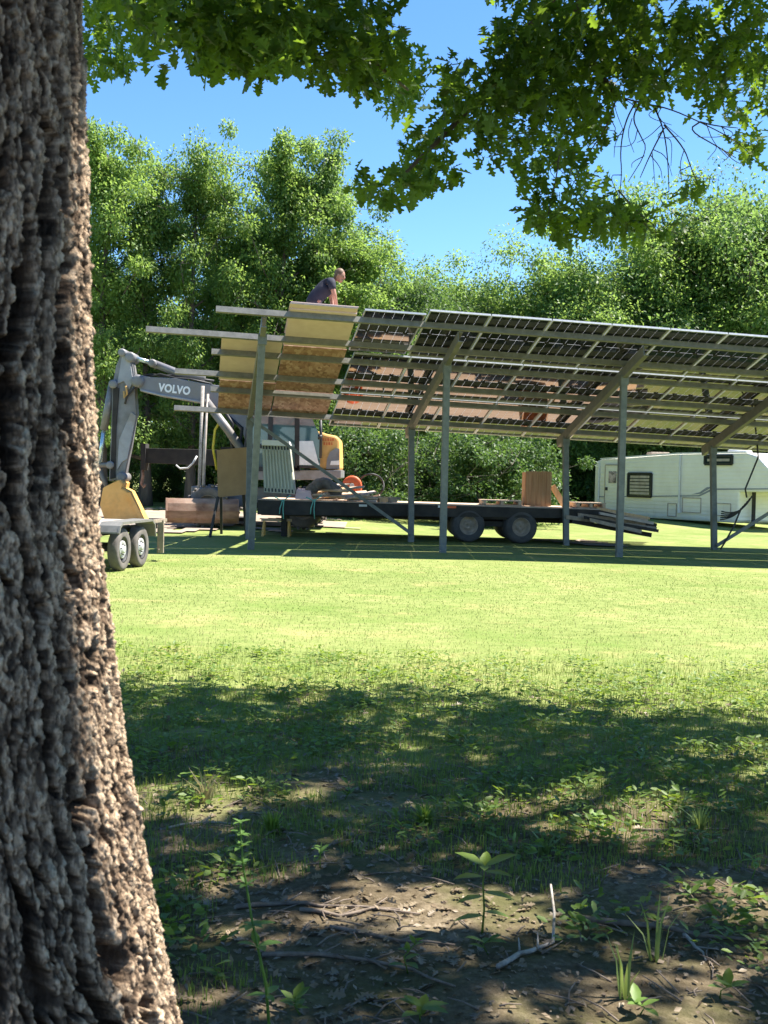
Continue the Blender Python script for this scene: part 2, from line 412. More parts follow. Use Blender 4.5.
# ------------------------------------------------------------------ background trees and bushes
def rand_dir(n): return norm(rng.normal(size=(n, 3)))
QUAD = ([(0, 0, 0), (.45, -.28, .06), (1, 0, -.04), (.45, .28, .06)], [(0, 1, 2), (0, 2, 3)])
def tree_kind(name, h, w, base, airy, nclump, nleaf, leaf, mat, seed):
    """one tree at the origin: a trunk with limbs, a crown of leaf sprays gathered round the limb ends"""
    r_ = random.Random(seed); g = np.random.default_rng(seed)
    root = bpy.data.objects.new(name, None); col.objects.link(root)
    tr = MB(); pts = []; x = y = 0
    for k in range(9):
        z = h*.94*k/8; pts.append(Vector((x, y, z - .15*(k == 0)))); x += r_.uniform(-.12, .12)*h*.06*(k > 1); y += r_.uniform(-.12, .12)*h*.06*(k > 1)
    rad = [max(.02, .021*h*(1-.93*k/8)) for k in range(9)]; rad[0] *= 1.35
    tr.tube(pts, rad, 8)
    cents = []
    def trunk_at(z):
        f = min(max(z/(h*.94)*8, 0), 7.99); i = int(f); return pts[i].lerp(pts[i+1], f-i)
    nl = 20 if airy else 26
    for k in range(nl):
        f = (k+r_.random())/nl; z = base*h + (1-base)*h*.9*f
        p0 = trunk_at(z); a = k*2.4+r_.uniform(-.5, .5)
        prof = (math.sin(PI*min(1, (f*.86+.16)))**.8) if not airy else (.35+.7*math.sin(PI*(f*.82+.1))**.8)*(1-.25*f)
        L = w*.5*prof*r_.uniform(.7, 1.12)
        rise = L*(.35+.75*f if airy else .15+.6*f)
        d = Vector((math.cos(a), math.sin(a), 0))
        p1 = p0 + d*L*.5 + Vector((0, 0, rise*.35)); p2 = p0 + d*L + Vector((0, 0, rise))
        r0 = max(.018, .012*h*(1-f)*.8)
        tr.tube([p0, p1, p2], [r0, r0*.6, .012], 5)
        for q in (.4, .7, 1.0) if L > 1 else (.6, 1.0):
            c = p0.lerp(p1, q*2) if q < .5 else p1.lerp(p2, q*2-1)
            cents.append((c, q))
            for _ in range(2):
                o = Vector((r_.gauss(0, 1), r_.gauss(0, 1), r_.gauss(.2, .7)))*.16*w*(.5+.5*q)
                cents.append((c+o, q)); tr.tube([c, c+o], [.014, .006], 4, False)
    cents.append((pts[-1], 1))
    for k in range(9 if airy else 5):
        c = trunk_at(h*(.80+.135*r_.random())) + Vector((r_.gauss(0, .09*w), r_.gauss(0, .09*w), r_.uniform(-.3, .2)))
        cents.insert(0, (c, 1)); tr.tube([trunk_at(h*.8), c], [.025, .008], 4, False)
    keep = cents[:5]
    r_.shuffle(cents); cents = keep + cents[:nclump]
    P, D, N, S = [], [], [], []
    for c, q in cents:
        n = int(nleaf*r_.uniform(.6, 1.3)); rx = (.115 if airy else .135)*w*r_.uniform(.6, 1.3); rz = rx*r_.uniform(.55, .9)
        u = norm(g.normal(size=(n, 3))) * (g.random((n, 1))**.45)
        p = np.array(c) + u*np.array([rx, rx, rz])
        P.append(p); d = u*1.0 + g.normal(size=(n, 3))*.55; d[:, 2] -= .35; D.append(d)
        nn = g.normal(size=(n, 3))*.38 + u*.75; nn[:, 2] += .55; N.append(nn); S.append(leaf*g.uniform(.6, 1.35, n))
    tr.build('trunk', M['trunk'], root, smooth=True)
    leaf_cloud('crown', QUAD[0], QUAD[1], np.concatenate(P), np.concatenate(D), np.concatenate(N), np.concatenate(S), mat, root)
    return root
K = {}
K['a1'] = tree_kind('tall_tree', 12.5, 5.4, .14, True, 130, 330, .135, M['leaf_bright'], 21)
K['a2'] = tree_kind('tall_tree', 12.5, 6.0, .12, True, 135, 330, .135, M['leaf_bright'], 22)
K['a3'] = tree_kind('tall_tree', 12.5, 5.0, .14, True, 125, 330, .135, M['leaf_mid'], 23)
K['b1'] = tree_kind('broad_tree', 11, 8.0, .12, False, 200, 290, .15, M['leaf_mid'], 31)
K['b2'] = tree_kind('broad_tree', 11, 7.4, .10, False, 200, 290, .15, M['leaf_dark'], 32)
K['b3'] = tree_kind('broad_tree', 11, 7.8, .10, False, 190, 290, .15, M['leaf_bright'], 33)
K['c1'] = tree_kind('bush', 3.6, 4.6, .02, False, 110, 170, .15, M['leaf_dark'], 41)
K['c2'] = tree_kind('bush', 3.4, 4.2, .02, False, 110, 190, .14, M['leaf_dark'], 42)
KH = dict(a1=13.0, a2=13.0, a3=13.0, b1=11.4, b2=11.4, b3=11.4, c1=3.9, c2=3.7)
used = set()
def put(kind, u, vtop, Yd, label, cat, group, xw=1.0):
    if kind in used: o = copy_tree(K[kind])
    else: o = K[kind]; used.add(kind)
    p = at(u, vtop, Yd); z0 = float(gz(p.x, p.y)); s = (p.z - z0)/KH[kind]
    o.location = (p.x, p.y, z0-.05); o.rotation_euler = (0, 0, random.uniform(0, 6.28)); o.scale = (s*xw, s*xw, s)
    tag(o, label, cat, group)
    return o
GT = 'trees along the edge of the wood'; GF = 'trees farther back in the wood'; GB = 'bushes under the edge of the wood'
put('a1', 106, 114, 35, 'tall airy bright green tree right beside the big trunk, leftmost of the wood in view', 'tree', GT, .85)
put('a3', 150, 182, 36, 'shorter slim tree standing behind the raised arm of the excavator', 'tree', GT, .95)
put('a2', 196, 136, 36, 'tall airy tree with pointed top above the grey excavator boom', 'tree', GT, .72)
put('b1', 242, 205, 40, 'rounded mid green tree filling the dip between two tall airy trees', 'tree', GT)
put('a1', 285, 124, 37, 'tallest open crowned tree, rising over the far left end of the array', 'tree', GT, .82)
put('a3', 322, 150, 38, 'slender tall tree just above the crouching person', 'tree', GT, .9)
put('a2', 352, 224, 38, 'yellow green tree just to the right of the crouching person', 'tree', GT, 1.15)
put('b2', 385, 262, 44, 'dark tree where the tall trees step down to the low skyline', 'tree', GT)
put('b1', 412, 266, 52, 'first small rounded tree of the low skyline beside the loose top panel', 'tree', GF)
put('b3', 446, 272, 55, 'low pale green tree on the skyline over the start of the dark panels', 'tree', GF)
put('b2', 482, 277, 54, 'dark rounded tree at the lowest point of the skyline', 'tree', GF)
put('b3', 520, 274, 53, 'last pale tree of the low skyline before the trees rise to the right', 'tree', GF)
put('b3', 572, 240, 51, 'bright green broad tree above the middle of the panel rows', 'tree', GT)
put('b1', 620, 262, 52, 'mid green tree partly hidden by hanging oak leaves over the panels', 'tree', GT)
put('b3', 668, 196, 51, 'tall bright tree under the bare twigs at the right', 'tree', GT, .9)
put('b2', 712, 200, 53, 'tall dark tree between two bright trees at the right', 'tree', GT, .85)
put('b1', 752, 178, 51, 'tall rounded tree cut by the right edge of the picture', 'tree', GT)
put('b3', 640, 285, 50, 'low bright yellow green tree right above the top rail of the panels', 'tree', GT, .9)
put('b1', 545, 300, 50, 'low tree whose rounded top just clears the dark panels', 'tree', GT)
put('b2', 700, 290, 50, 'dark low tree behind the right end of the panels over the camper', 'tree', GT)
for u, vt, Yd, k, where in [(80, 230, 46, 'b2', 'close beside the edge of the oak trunk'), (130, 300, 44, 'b1', 'above the top of the excavator arm'), (180, 300, 48, 'b2', 'over the left ends of the long rails'), (260, 290, 47, 'b2', 'above the first tall post'), (310, 280, 46, 'b1', 'to the left of the kneeling person'), (355, 300, 50, 'b2', 'over the loose solar panel'), (450, 320, 60, 'b2', 'under the skyline where the panel rows begin'), (500, 310, 62, 'b1', 'under the skyline past the second post'), (590, 300, 56, 'b2', 'above the panels left of the hanging oak leaves'), (660, 280, 56, 'b2', 'below the bare hanging twigs'), (730, 270, 58, 'b2', 'low over the right end of the panels')]:
    put(k, u, vt, Yd, 'dark tree deep in the wood ' + where, 'tree', 'hidden trees deep in the wood')
for u, vt, Yd, k, lab in [(30, 200, 38, 'a3', 'slim tree of the wood hidden behind the oak trunk'), (820, 200, 52, 'b3', 'bright tree of the wood just past the right edge of the picture'), (880, 220, 54, 'b2', 'dark tree of the wood farthest past the right edge of the picture')]:
    put(k, u, vt, Yd, lab, 'tree', GF)
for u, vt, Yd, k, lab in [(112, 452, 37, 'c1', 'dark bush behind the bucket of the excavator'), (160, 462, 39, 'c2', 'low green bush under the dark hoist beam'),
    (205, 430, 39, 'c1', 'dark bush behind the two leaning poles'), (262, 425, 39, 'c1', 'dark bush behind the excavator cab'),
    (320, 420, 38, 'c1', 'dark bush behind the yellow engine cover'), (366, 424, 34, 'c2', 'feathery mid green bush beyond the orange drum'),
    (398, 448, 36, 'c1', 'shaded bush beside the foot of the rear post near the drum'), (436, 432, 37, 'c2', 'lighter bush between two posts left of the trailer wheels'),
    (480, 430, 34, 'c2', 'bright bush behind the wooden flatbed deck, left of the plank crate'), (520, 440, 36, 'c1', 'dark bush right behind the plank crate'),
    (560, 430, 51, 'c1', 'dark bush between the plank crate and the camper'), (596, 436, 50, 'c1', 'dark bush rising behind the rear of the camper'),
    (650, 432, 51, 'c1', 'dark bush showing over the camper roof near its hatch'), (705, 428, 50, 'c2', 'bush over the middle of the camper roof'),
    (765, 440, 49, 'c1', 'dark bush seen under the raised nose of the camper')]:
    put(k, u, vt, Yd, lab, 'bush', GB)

# ------------------------------------------------------------------ solar canopy
YAW = .1667; O0 = Vector((-2.2396, 20.6499, 0))
AX = Vector((math.cos(YAW), math.sin(YAW), 0)); AY = Vector((-math.sin(YAW), math.cos(YAW), 0))
ZH, MS, SX = 4.3253, (2.7369-4.3253)/5.0229, -.0312
def rp(t, d, off=0): return O0 + AX*t + AY*d + Vector((0, 0, ZH + SX*t + MS*d + off))
E1 = (AX + Vector((0, 0, SX))).normalized(); E2 = (AY + Vector((0, 0, MS))).normalized(); E3 = E1.cross(E2).normalized(); E2 = E3.cross(E1)
RM = Matrix((E1, E2, E3)).transposed()
array = thing('solar_canopy', 'long steel framed solar array on tall posts, its dark panel undersides facing the lawn', 'solar array', (O0.x, O0.y, 0))
AO = array.location.copy()
SP = 3.625
for i in range(5):
    t = SP*i
    tp = rp(t, -.08, -.165); lo = rp(t, 5.05, -.165)
    MB().frame(tp, lo, E1, E3, [(-.05, -.1), (.05, -.1), (.05, -.085), (-.035, -.085), (-.035, .085), (.05, .085), (.05, .1), (-.05, .1)]).build('rafter', M['rafter'], array, AO)
    dF, dR = 1.03, 4.55
    if i == 0: dF = .35
    for d in (dF, dR):
        top = rp(t, d, -.24)
        b = O0 + AX*t + AY*(1.03 if d < 2 else 4.3); b.z = float(gz(b.x, b.y))
        if i == 0 and d < 2: b -= AX*.12
        foot = b - Vector((0, 0, .3))
        m = MB().frame(foot, top, AX, AY, [(-.062, -.055), (.062, -.055), (.062, -.045), (-.052, -.045), (-.052, .045), (.062, .045), (.062, .055), (-.062, .055)])
        m.build('post', M['galv'], array, AO)
        MB().box(top + Vector((0, 0, -.05)), (.16, .14, .2), YAW).build('bracket', M['galv'], array, AO)
for d, t0 in zip((-.07, .95, 1.73, 2.78, 3.59, 4.77), (-.86, -2.12, -.9, -1.61, -.88, -1.65)):
    MB().frame(rp(t0, d), rp(14.6, d), E2, E3, [(-.03, -.05), (.035, -.05), (.035, -.035), (.029, -.035), (.029, -.044), (-.024, -.044), (-.024, .054), (.029, .054), (.029, .042), (.035, .042), (.035, .06), (-.03, .06)]).build('purlin', M['galv_rail'], array, AO)
def brace(p0, p1, w=.1): MB().bar(p0, p1, w, .07).build('brace', M['galv'], array, AO)
for i, off in ((0, 0), (3, 0)):
    a = rp(SP*i, 4.45, -.25); b = O0 + AX*SP*(i+1) + AY*4.3; b.z = float(gz(b.x, b.y))+.18
    if i == 0: brace(a - AY*.08, b - AY*.12, .12)
    else:
        a2 = O0 + AX*SP*3 + AY*4.2; a2.z = float(gz(a2.x, a2.y))+.1
        brace(a2, rp(SP*4, 4.45, -.3)-AY*.1, .05)
# panels: 1.13 x 1.98 m modules, copied along three rows
PW, PL, PITCHX = 1.13, 2.035, 1.152
def make_panel():
    p = MB().box((PW/2, PL/2, 0), (PW-.02, PL-.02, .005)).build('solar_panel', M['panel'])
    f = MB()
    for x in (.010, PW-.010): f.box((x, PL/2, -.012), (.020, PL, .036))
    for y in (.014, PL-.014): f.box((PW/2, y, -.012), (PW-.041, .028, .036))
    f.build('frame', M['alu'], p)
    for x in (.2, PW/2, PW-.2):
        MB().box((x, PL/2, -.012), (.085, .05, .018)).tube([(x+.05, PL/2, -.012), (x+.12, PL/2+.03, -.014), (x+.16, PL/2-.01, -.014)], .006, 5).build('junction_box', M['black'], p)
    return p
panel0 = make_panel(); first = True
for d0, tstart, n in ((-.5, 2.955, 10), (1.50, 1.86, 11), (3.48, 1.87, 11)):
    for k in range(n):
        p = panel0 if first else copy_tree(panel0); first = False
        p.parent = array
        pos = rp(tstart + k*PITCHX, d0, .092)
        p.matrix_local = Matrix.Translation(pos - AO) @ RM.to_4x4()
# the one module just laid down, not yet lined up: rests on the top rails
lp = copy_tree(panel0); lp.name = 'loose_solar_panel'
tilt = Matrix.Rotation(.055, 3, 'X')
lp.matrix_local = Matrix.Translation(rp(1.80, -.28, .118)) @ (RM @ tilt).to_4x4()
tag(lp, 'single loose solar panel lying on the top rail beside the sheet of plywood', 'solar panel')

# sheets of board laid over the rails
def sheet(name, mat, t0, t1, d0, d1, off, th, label, cat='board', group='boards laid over the left end of the array'):
    m = MB(); m.prism([rp(t0, d0, off), rp(t1, d0, off), rp(t1, d1, off), rp(t0, d1, off)], E3*th)
    return tag(m.build(name, mat, origin=rp(t0, d0, off)), label, cat, group)
sheet('plywood_sheet', M['ply'], .46, 1.67, -.16, 1.33, .066, .03, 'pale plywood sheet at the top edge under the crouching person')
sheet('plywood_sheet', M['ply'], -.72, .44, 1.14, 3.20, .066, .018, 'pale plywood sheet left of the orange strand boards, second from the top')
sheet('strand_board', M['osb'], .47, 1.70, 1.36, 3.56, .066, .018, 'orange strand board directly below the topmost pale sheet')
sheet('strand_board', M['osb'], .49, 1.72, 3.58, 5.05, .066, .018, 'orange strand board at the low edge next to the first panels')
sheet('strand_board', M['osb'], -.70, .46, 3.22, 5.05, .066, .018, 'orange strand board at the low left corner of the boards')
st = MB()
for k in range(3): st.prism([rp(.44+.01*k, -.30, .100+.014*k), rp(1.66+.01*k, -.30, .100+.014*k), rp(1.66+.01*k, .9, .100+.014*k), rp(.44+.01*k, .9, .100+.014*k)], E3*.012)
tag(st.build('board_stack', M['ply'], origin=rp(.46, -.3, .13)), 'thin stack of plywood with pale edges on the top rail where the person kneels', 'board stack')

# ------------------------------------------------------------------ person
def skin(name, verts, edges, radii, mat, parent, origin, root=0, sub=2):
    me = bpy.data.meshes.new(name); me.from_pydata([Vector(v)-origin for v in verts], edges, [])
    me.materials.append(mat)
    o = bpy.data.objects.new(name, me); col.objects.link(o); o.parent = parent
    s = o.modifiers.new('skin', 'SKIN'); s.use_smooth_shade = True
    for i, r in enumerate(radii): me.skin_vertices[0].data[i].radius = (r, r)
    me.skin_vertices[0].data[root].use_root = True
    b = o.modifiers.new('sub', 'SUBSURF'); b.levels = b.render_levels = sub
    return o
deck = lambda t, d: rp(t, d, .148)
pb = deck(1.02, .62)
person = thing('person', 'person in a dark shirt kneeling on the array, leaning on both hands and looking down', 'person', pb)
PO = Vector(pb)
F_, S_, U_ = AX.copy(), AY.copy(), Vector((0, 0, 1))
def P_(f, s, u): return PO + F_*f + S_*s + U_*u
hip = P_(-.06, 0, .40); waist = P_(.0, 0, .56); chest = P_(.15, 0, .71); neckb = P_(.26, 0, .84); neck = P_(.325, -.02, .885)
headc = P_(.415, -.04, .955)
def sh(s): return P_(.24, s*.19, .79)
def el(s): return P_(.30, s*.24, .55)
def wr(s): return P_(.36, s*.16, .30 if s < 0 else .12)
def hand_pt(s): return P_(.40, s*.15, .22 if s < 0 else .05)
V = [hip, waist, chest, neckb, neck]; E_ = [(0, 1), (1, 2), (2, 3), (3, 4)]; R_ = [.11, .105, .125, .075, .052]
for s in (-1, 1):
    k = len(V); V += [P_(.02, s*.10, .36), P_(.24, s*.13, .12), P_(.0, s*.12, .06), P_(-.22, s*.11, .05), P_(-.30, s*.11, .03)]
    E_ += [(0, k), (k, k+1), (k+1, k+2), (k+2, k+3), (k+3, k+4)]; R_ += [.07, .05, .045, .038, .036]
    k = len(V); V += [sh(s), el(s), wr(s), hand_pt(s)]; E_ += [(3, k), (k, k+1), (k+1, k+2), (k+2, k+3)]; R_ += [.062, .043, .028, .034]
    for q in range(5):
        b0 = hand_pt(s); j = len(V)
        sp = (q-1.5)*.02; L = (.07, .082, .078, .062)[q] if q < 4 else .05
        dirn = (F_*1 + S_*(sp*4) + U_*(-.35)).normalized() if q < 4 else (F_*.5 - S_*s*.9 - U_*.2).normalized()
        V += [b0 + S_*sp + dirn*.03, b0 + S_*sp + dirn*(.03+L*.55) - U_*.008, b0 + S_*sp + dirn*(.03+L) - U_*.025]
        E_ += [(j-1 if False else k+3, j), (j, j+1), (j+1, j+2)]; R_ += [.011, .009, .007]
skin('body', V, E_, R_, M['skin'], person, PO)
# head: an ovoid with jaw, nose, ears and eyes, turned down towards the work
hm = Matrix((F_*.90 - S_*.28 - U_*.34, S_*.95+F_*.25, U_)).transposed(); fz = (F_*.86 - S_*.36 - U_*.36).normalized(); fx = U_.cross(fz).normalized(); fy = fz.cross(fx)
HM = Matrix((fz, fx, fy)).transposed()
hd = MB().ball(headc, (.095, .077, .118), 18, 12, HM)
hd.ball(headc + HM @ Vector((.04, 0, -.075)), (.055, .05, .05), 12, 8, HM)
hd.ball(headc + HM @ Vector((.098, 0, -.015)), (.022, .016, .03), 8, 6, HM)
for s in (-1, 1): hd.ball(headc + HM @ Vector((-.005, s*.078, -.005)), (.022, .01, .033), 8, 6, HM)
hd.build('head', M['skin'], person, PO, True)
hh = MB().ball(headc + HM @ Vector((-.022, 0, .03)), (.098, .086, .105), 18, 12, HM)
hh.ball(headc + HM @ Vector((-.05, 0, -.03)), (.06, .074, .07), 12, 8, HM)
hh.build('hair', M['hair'], person, PO, True)
ey = MB()
for s in (-1, 1): ey.ball(headc + HM @ Vector((.083, s*.032, .012)), .011, 8, 6)
ey.build('eyes', M['black'], person, PO, True)
V = [hip-U_*.03, hip+U_*.06, waist, chest, neckb+U_*.005]; E_ = [(0, 1), (1, 2), (2, 3), (3, 4)]; R_ = [.17, .168, .158, .172, .10]
for s in (-1, 1):
    k = len(V); V += [sh(s), sh(s).lerp(el(s), .62)]; E_ += [(4, k), (k, k+1)]; R_ += [.085, .068]
skin('shirt', V, E_, R_, M['shirt'], person, PO)
V = [hip - U_*.02, hip + U_*.06]; E_ = [(0, 1)]; R_ = [.15, .145]
for s in (-1, 1):
    k = len(V); V += [P_(.02, s*.10, .36), P_(.24, s*.13, .12), P_(.0, s*.12, .07), P_(-.2, s*.11, .06)]; E_ += [(0, k), (k, k+1), (k+1, k+2), (k+2, k+3)]; R_ += [.105, .075, .066, .055]
skin('trousers', V, E_, R_, M['jeans'], person, PO)

# ------------------------------------------------------------------ excavator
def poly(pts, Yd, depth, mat, name, parent, origin, dirv=Vector((0, 1, 0)), bevel=.015):
    m = MB(); m.prism([at(u, v, Yd) for u, v in pts], dirv*depth)
    return m.build(name, mat, parent, origin, bevel=bevel)
def wheel(name, parent, origin, c, axis, r, w, tyre_mat, rim_mat, tread=0, rim_r=.56):
    """part > tyre, rim"""
    c = Vector(c); a = Vector(axis).normalized(); rr = r*rim_r
    t = MB().lathe(c, a, [(rr, -w*.42), (r*.86, -w*.5), (r*.97, -w*.4), (r, -w*.2), (r, w*.2), (r*.97, w*.4), (r*.86, w*.5), (rr, w*.42)], 30, False)
    if tread:
        u = a.orthogonal().normalized(); ww = a.cross(u)
        for k in range(tread):
            for s in (-1, 1):
                an = 2*PI*(k+.25*s)/tread; rd = u*math.cos(an)+ww*math.sin(an); tg = a.cross(rd)
                t.box(c + rd*(r+.012) + a*s*w*.25, (.07, w*.44, .05), 0, Matrix((tg, a, rd)).transposed())
    o = t.build(name, tyre_mat, parent, origin, True)
    rm = MB().lathe(c, a, [(.02, w*.12), (rr*.3, w*.3), (rr*.45, w*.18), (rr*.8, w*.14), (rr*.93, w*.38), (rr, w*.43), (rr, -w*.43), (rr*.93, -w*.38), (rr*.8, -w*.05), (.02, -w*.1)], 24)
    u = a.orthogonal().normalized(); ww = a.cross(u)
    for k in range(6):
        an = 2*PI*k/6; rm.lathe(c + (u*math.cos(an)+ww*math.sin(an))*rr*.42 + a*w*.2, a, [(.009, -.02), (.009, .035)], 6)
    rm.build('rim', rim_mat, o, (0, 0, 0) if False else origin, True)
    return o
YE = 29.0
eo = G(at(255, 520, YE).x, YE)
ex = thing('excavator', 'wheeled excavator with grey lettered boom, yellow bucket and rusty dozer blade', 'excavator', eo); EO = Vector(eo)
# boom (bent), stick and links
boom = poly([(136, 374), (150, 377), (176, 378), (202, 383), (222, 386), (246, 398), (262, 425), (268, 452), (252, 456), (242, 432), (226, 412), (204, 403.5), (184, 400), (160, 396), (141, 391), (135, 382)], YE-.05, .42, M['boom_grey'], 'boom', ex, EO)
poly([(140, 391), (160, 396), (184, 400), (204, 403.5), (204, 401.5), (184, 398), (160, 394), (140, 389)], YE-.09, .5, M['boom_pale'], 'boom_flange', ex, EO)
tb = bpy.data.curves.new('lettering', 'FONT'); tb.body = 'VOLVO'; tb.size = 1; tb.align_x = 'CENTER'; tb.align_y = 'CENTER'; tb.extrude = .006; tb.offset = .045; tb.space_character = 1.08
tmp = bpy.data.objects.new('tmp', tb); col.objects.link(tmp)
dg = bpy.context.evaluated_depsgraph_get(); dg.update()
lme = bpy.data.meshes.new_from_object(tmp.evaluated_get(dg)); bpy.data.objects.remove(tmp)
lme.materials.clear(); lme.materials.append(M['letter_white'])
lo = bpy.data.objects.new('lettering', lme); col.objects.link(lo); lo.parent = boom
lx = [v.co.x for v in lme.vertices]; wl = max(lx)-min(lx); hl = max(v.co.y for v in lme.vertices)-min(v.co.y for v in lme.vertices)
A_, B_ = at(158.5, 387.5, YE-.063), at(190.5, 391.5, YE-.063); dx = (B_-A_).normalized()
dyv = Vector((0, -1, 0)).cross(dx) * -1
lo.matrix_local = Matrix.Translation((A_+B_)/2 - EO) @ Matrix((dx, dyv if dyv.z > 0 else -dyv, Vector((0, -1, 0)))).transposed().to_4x4() @ Matrix.Diagonal(((B_-A_).length/wl, .215/hl, 1, 1))
poly([(125.5, 351.5), (131, 355), (134, 372), (134.7, 392), (136.2, 414), (134, 421), (130, 446), (127.5, 458), (124, 479), (109, 481), (111, 430), (112.5, 384), (116, 366), (121, 354)], YE-.02, .36, M['grey_steel'], 'stick', ex, EO)
poly([(131, 412), (136, 416), (127, 459), (122, 462), (117, 470), (119, 440)], YE-.06, .05, M['boom_pale'], 'stick_plate', ex, EO, bevel=.005)
poly([(122, 356), (129, 354), (133, 382), (129, 390), (124, 381), (117, 384)], YE-.07, .06, M['boom_pale'], 'stick_bracket', ex, EO, bevel=.005)
def rod(pts, r, Yd, mat, name, n=10): return MB().tube([at(u, v, Yd) for u, v in pts], r, n).build(name, mat, ex, EO, True)
rod([(129, 356), (153, 363.5)], .055, YE+.12, M['chrome'], 'cylinder_rod')
rod([(151, 362.5), (178, 373), (205, 378)], .1, YE+.12, M['boom_grey'], 'cylinder')
rod([(112.5, 384), (103.8, 430)], .1, YE+.1, M['grey_steel'], 'cylinder')
rod([(104, 429), (99.5, 464)], .055, YE+.1, M['chrome'], 'cylinder_rod')
rod([(99, 465), (111, 465), (122, 463)], .065, YE+.1, M['grey_steel'], 'bucket_link')
rod([(99, 466), (104, 480), (108, 489)], .06, YE+.2, M['grey_steel'], 'bucket_link')
rod([(138, 376), (134, 388), (127, 396), (125, 404)], .03, YE-.1, M['black'], 'hydraulic_hose', 6)
rod([(126, 386), (127, 394), (124.5, 398), (124, 391)], .03, YE-.12, M['yellow'], 'hydraulic_hose', 6)
rod([(143, 376), (152, 374.5), (163, 376), (172, 375.5), (186, 377.5), (200, 379), (214, 381)], .03, YE+.25, M['black'], 'hydraulic_hose', 6)
rod([(150, 377), (160, 374), (175, 378), (190, 379), (212, 384)], .025, YE-.02, M['black'], 'hydraulic_hose', 6)
rod([(222, 418), (215, 430), (213, 448), (217, 470)], .035, YE-.12, M['hose_yellow'], 'hydraulic_hose', 6)
rod([(226, 414), (233, 424), (231, 440), (235, 462)], .045, YE-.12, M['black'], 'hydraulic_hose', 6)
rod([(230, 418), (242, 428), (240, 446), (244, 464)], .045, YE-.05, M['black'], 'hydraulic_hose', 6)
for u, v, r_p in ((130, 357, .13), (137.5, 381, .16), (122, 352.5, .1), (110, 465, .1), (121.5, 477, .12), (152, 363, .1), (113, 384, .11)):
    MB().lathe(at(u, v, YE-.1), (0, 1, 0), [(r_p*.6, -.04), (r_p, -.03), (r_p, .6), (r_p*.6, .62)], 14).build('pivot_pin', M['grey_steel'], ex, EO, True)
rod([(205, 400), (228, 430), (250, 462)], .11, YE-.2, M['grey_steel'], 'cylinder')
poly([(113, 386), (119, 388), (116, 430), (115, 478), (110, 479), (112, 430)], YE-.07, .06, M['dark_steel'], 'dark_side_plate', ex, EO, bevel=.005)  # thin dark plate, makes the left half of the stick darker
# bucket: two side plates, curved back, teeth
bk = MB(); side = [(103, 488), (113, 483), (119, 480.5), (122, 484), (121, 489), (127, 492), (134, 506), (142, 522), (106, 524), (100, 505)]
for yy in (YE-.45, YE+.35): bk.prism([at(u, v, yy) for u, v in side], (0, .05, 0))
for i in (0, 1, 2, 3, 4, 5, 6, 7, 9):
    a, b = side[i], side[(i+1) % len(side)]
    p, q = at(*a, YE-.42), at(*b, YE-.42); bk.prism([p, q, q+Vector((0, .8, 0)), p+Vector((0, .8, 0))], (.02, 0, .02))
bo = bk.build('bucket', M['yellow'], ex, EO)
poly([(126, 493), (130, 492.5), (145, 521), (141, 523)], YE-.5, .06, M['yellow'], 'bucket_cutter', ex, EO, bevel=0)
# undercarriage, wheels, blade
hgt = lambda u, v, Yd: at(u, v, Yd)
MB().box((EO.x+.2, YE+.3, EO.z+.75), (3.6, 1.1, .5)).build('chassis', M['grey_steel'], ex, EO, bevel=.03)
for xx, yy in ((-1.05, -.85), (-1.05, 1.45), (1.3, -.85), (1.3, 1.45)):
    wheel('wheel', ex, EO, (EO.x+xx, YE+yy, EO.z+.52), (0, -1, 0), .5, .45, M['dusty_rubber'], M['dark_rim'], 14)
bl = MB(); bw0, bw1 = at(167.5, 510, YE-1.4), at(237, 510, YE-1.0)
prof = [(0, .0), (-.08, .12), (-.10, .3), (-.06, .48), (.02, .6), (.06, .6), (-.0, .46), (-.03, .3), (-.02, .12), (.06, 0)]
bz = float(gz(-5, YE-1.2)) + .14
bd = (bw1-bw0); bd.z = 0; bn = Vector((0, 0, 1)).cross(bd).normalized()
pp = [Vector((bw0.x, bw0.y, bz)) + bn*a + Vector((0, 0, b)) for a, b in prof]
bl.prism(pp, bd); bl.prism([p - bd.normalized()*.04 for p in [pp[0]-bn*.05, pp[2]-bn*.05, pp[4]-bn*.03, pp[5]+bn*.15, pp[9]+bn*.15]], bd.normalized()*.04)
bl.prism([p + bd for p in [pp[0]-bn*.05, pp[2]-bn*.05, pp[4]-bn*.03, pp[5]+bn*.15, pp[9]+bn*.15]], bd.normalized()*.04)
bl.build('dozer_blade', M['rusty'], ex, EO)
MB().bar((EO.x-1.6, YE-.4, bz+.4), (EO.x-.6, YE+.1, bz+.6), .2, .16).bar((EO.x-1.3, YE-1.0, bz+.3), (EO.x-.6, YE+.0, bz+.6), .2, .16).build('blade_arm', M['grey_steel'], ex, EO)
# upper structure: cab and engine cover
poly([(240, 470), (341, 470), (341, 478), (330, 480), (240, 480)], YE-.9, 2.4, M['grey_steel'], 'turntable_deck', ex, EO)
cab = poly([(250, 411), (297, 411), (301, 470), (244, 470)], YE-.85, 1.15, M['teal_glass'], 'cab', ex, EO)
fr = MB()
for a, b in (((250, 411), (244, 470)), ((297, 410), (297, 470)), ((250, 411), (297, 410)), ((244, 469), (300, 469)), ((271, 411), (269, 470)), ((246, 446), (270, 446))):
    fr.bar(at(*a, YE-.88), at(*b, YE-.88), .11, .06, (0, 1, 0)).bar(at(*a, YE+.33), at(*b, YE+.33), .09, .06, (0, 1, 0))
for p in ((250, 411), (297, 411)): fr.bar(at(*p, YE-.9), at(*p, YE+.36), .1, .08)
fr.build('cab_frame', M['black'], cab, EO)
ex_door = poly([(298, 412), (309, 412), (320, 436), (320, 466), (298, 466)], YE-.95, .06, M['teal_glass'], 'side_window', ex, EO, bevel=0)
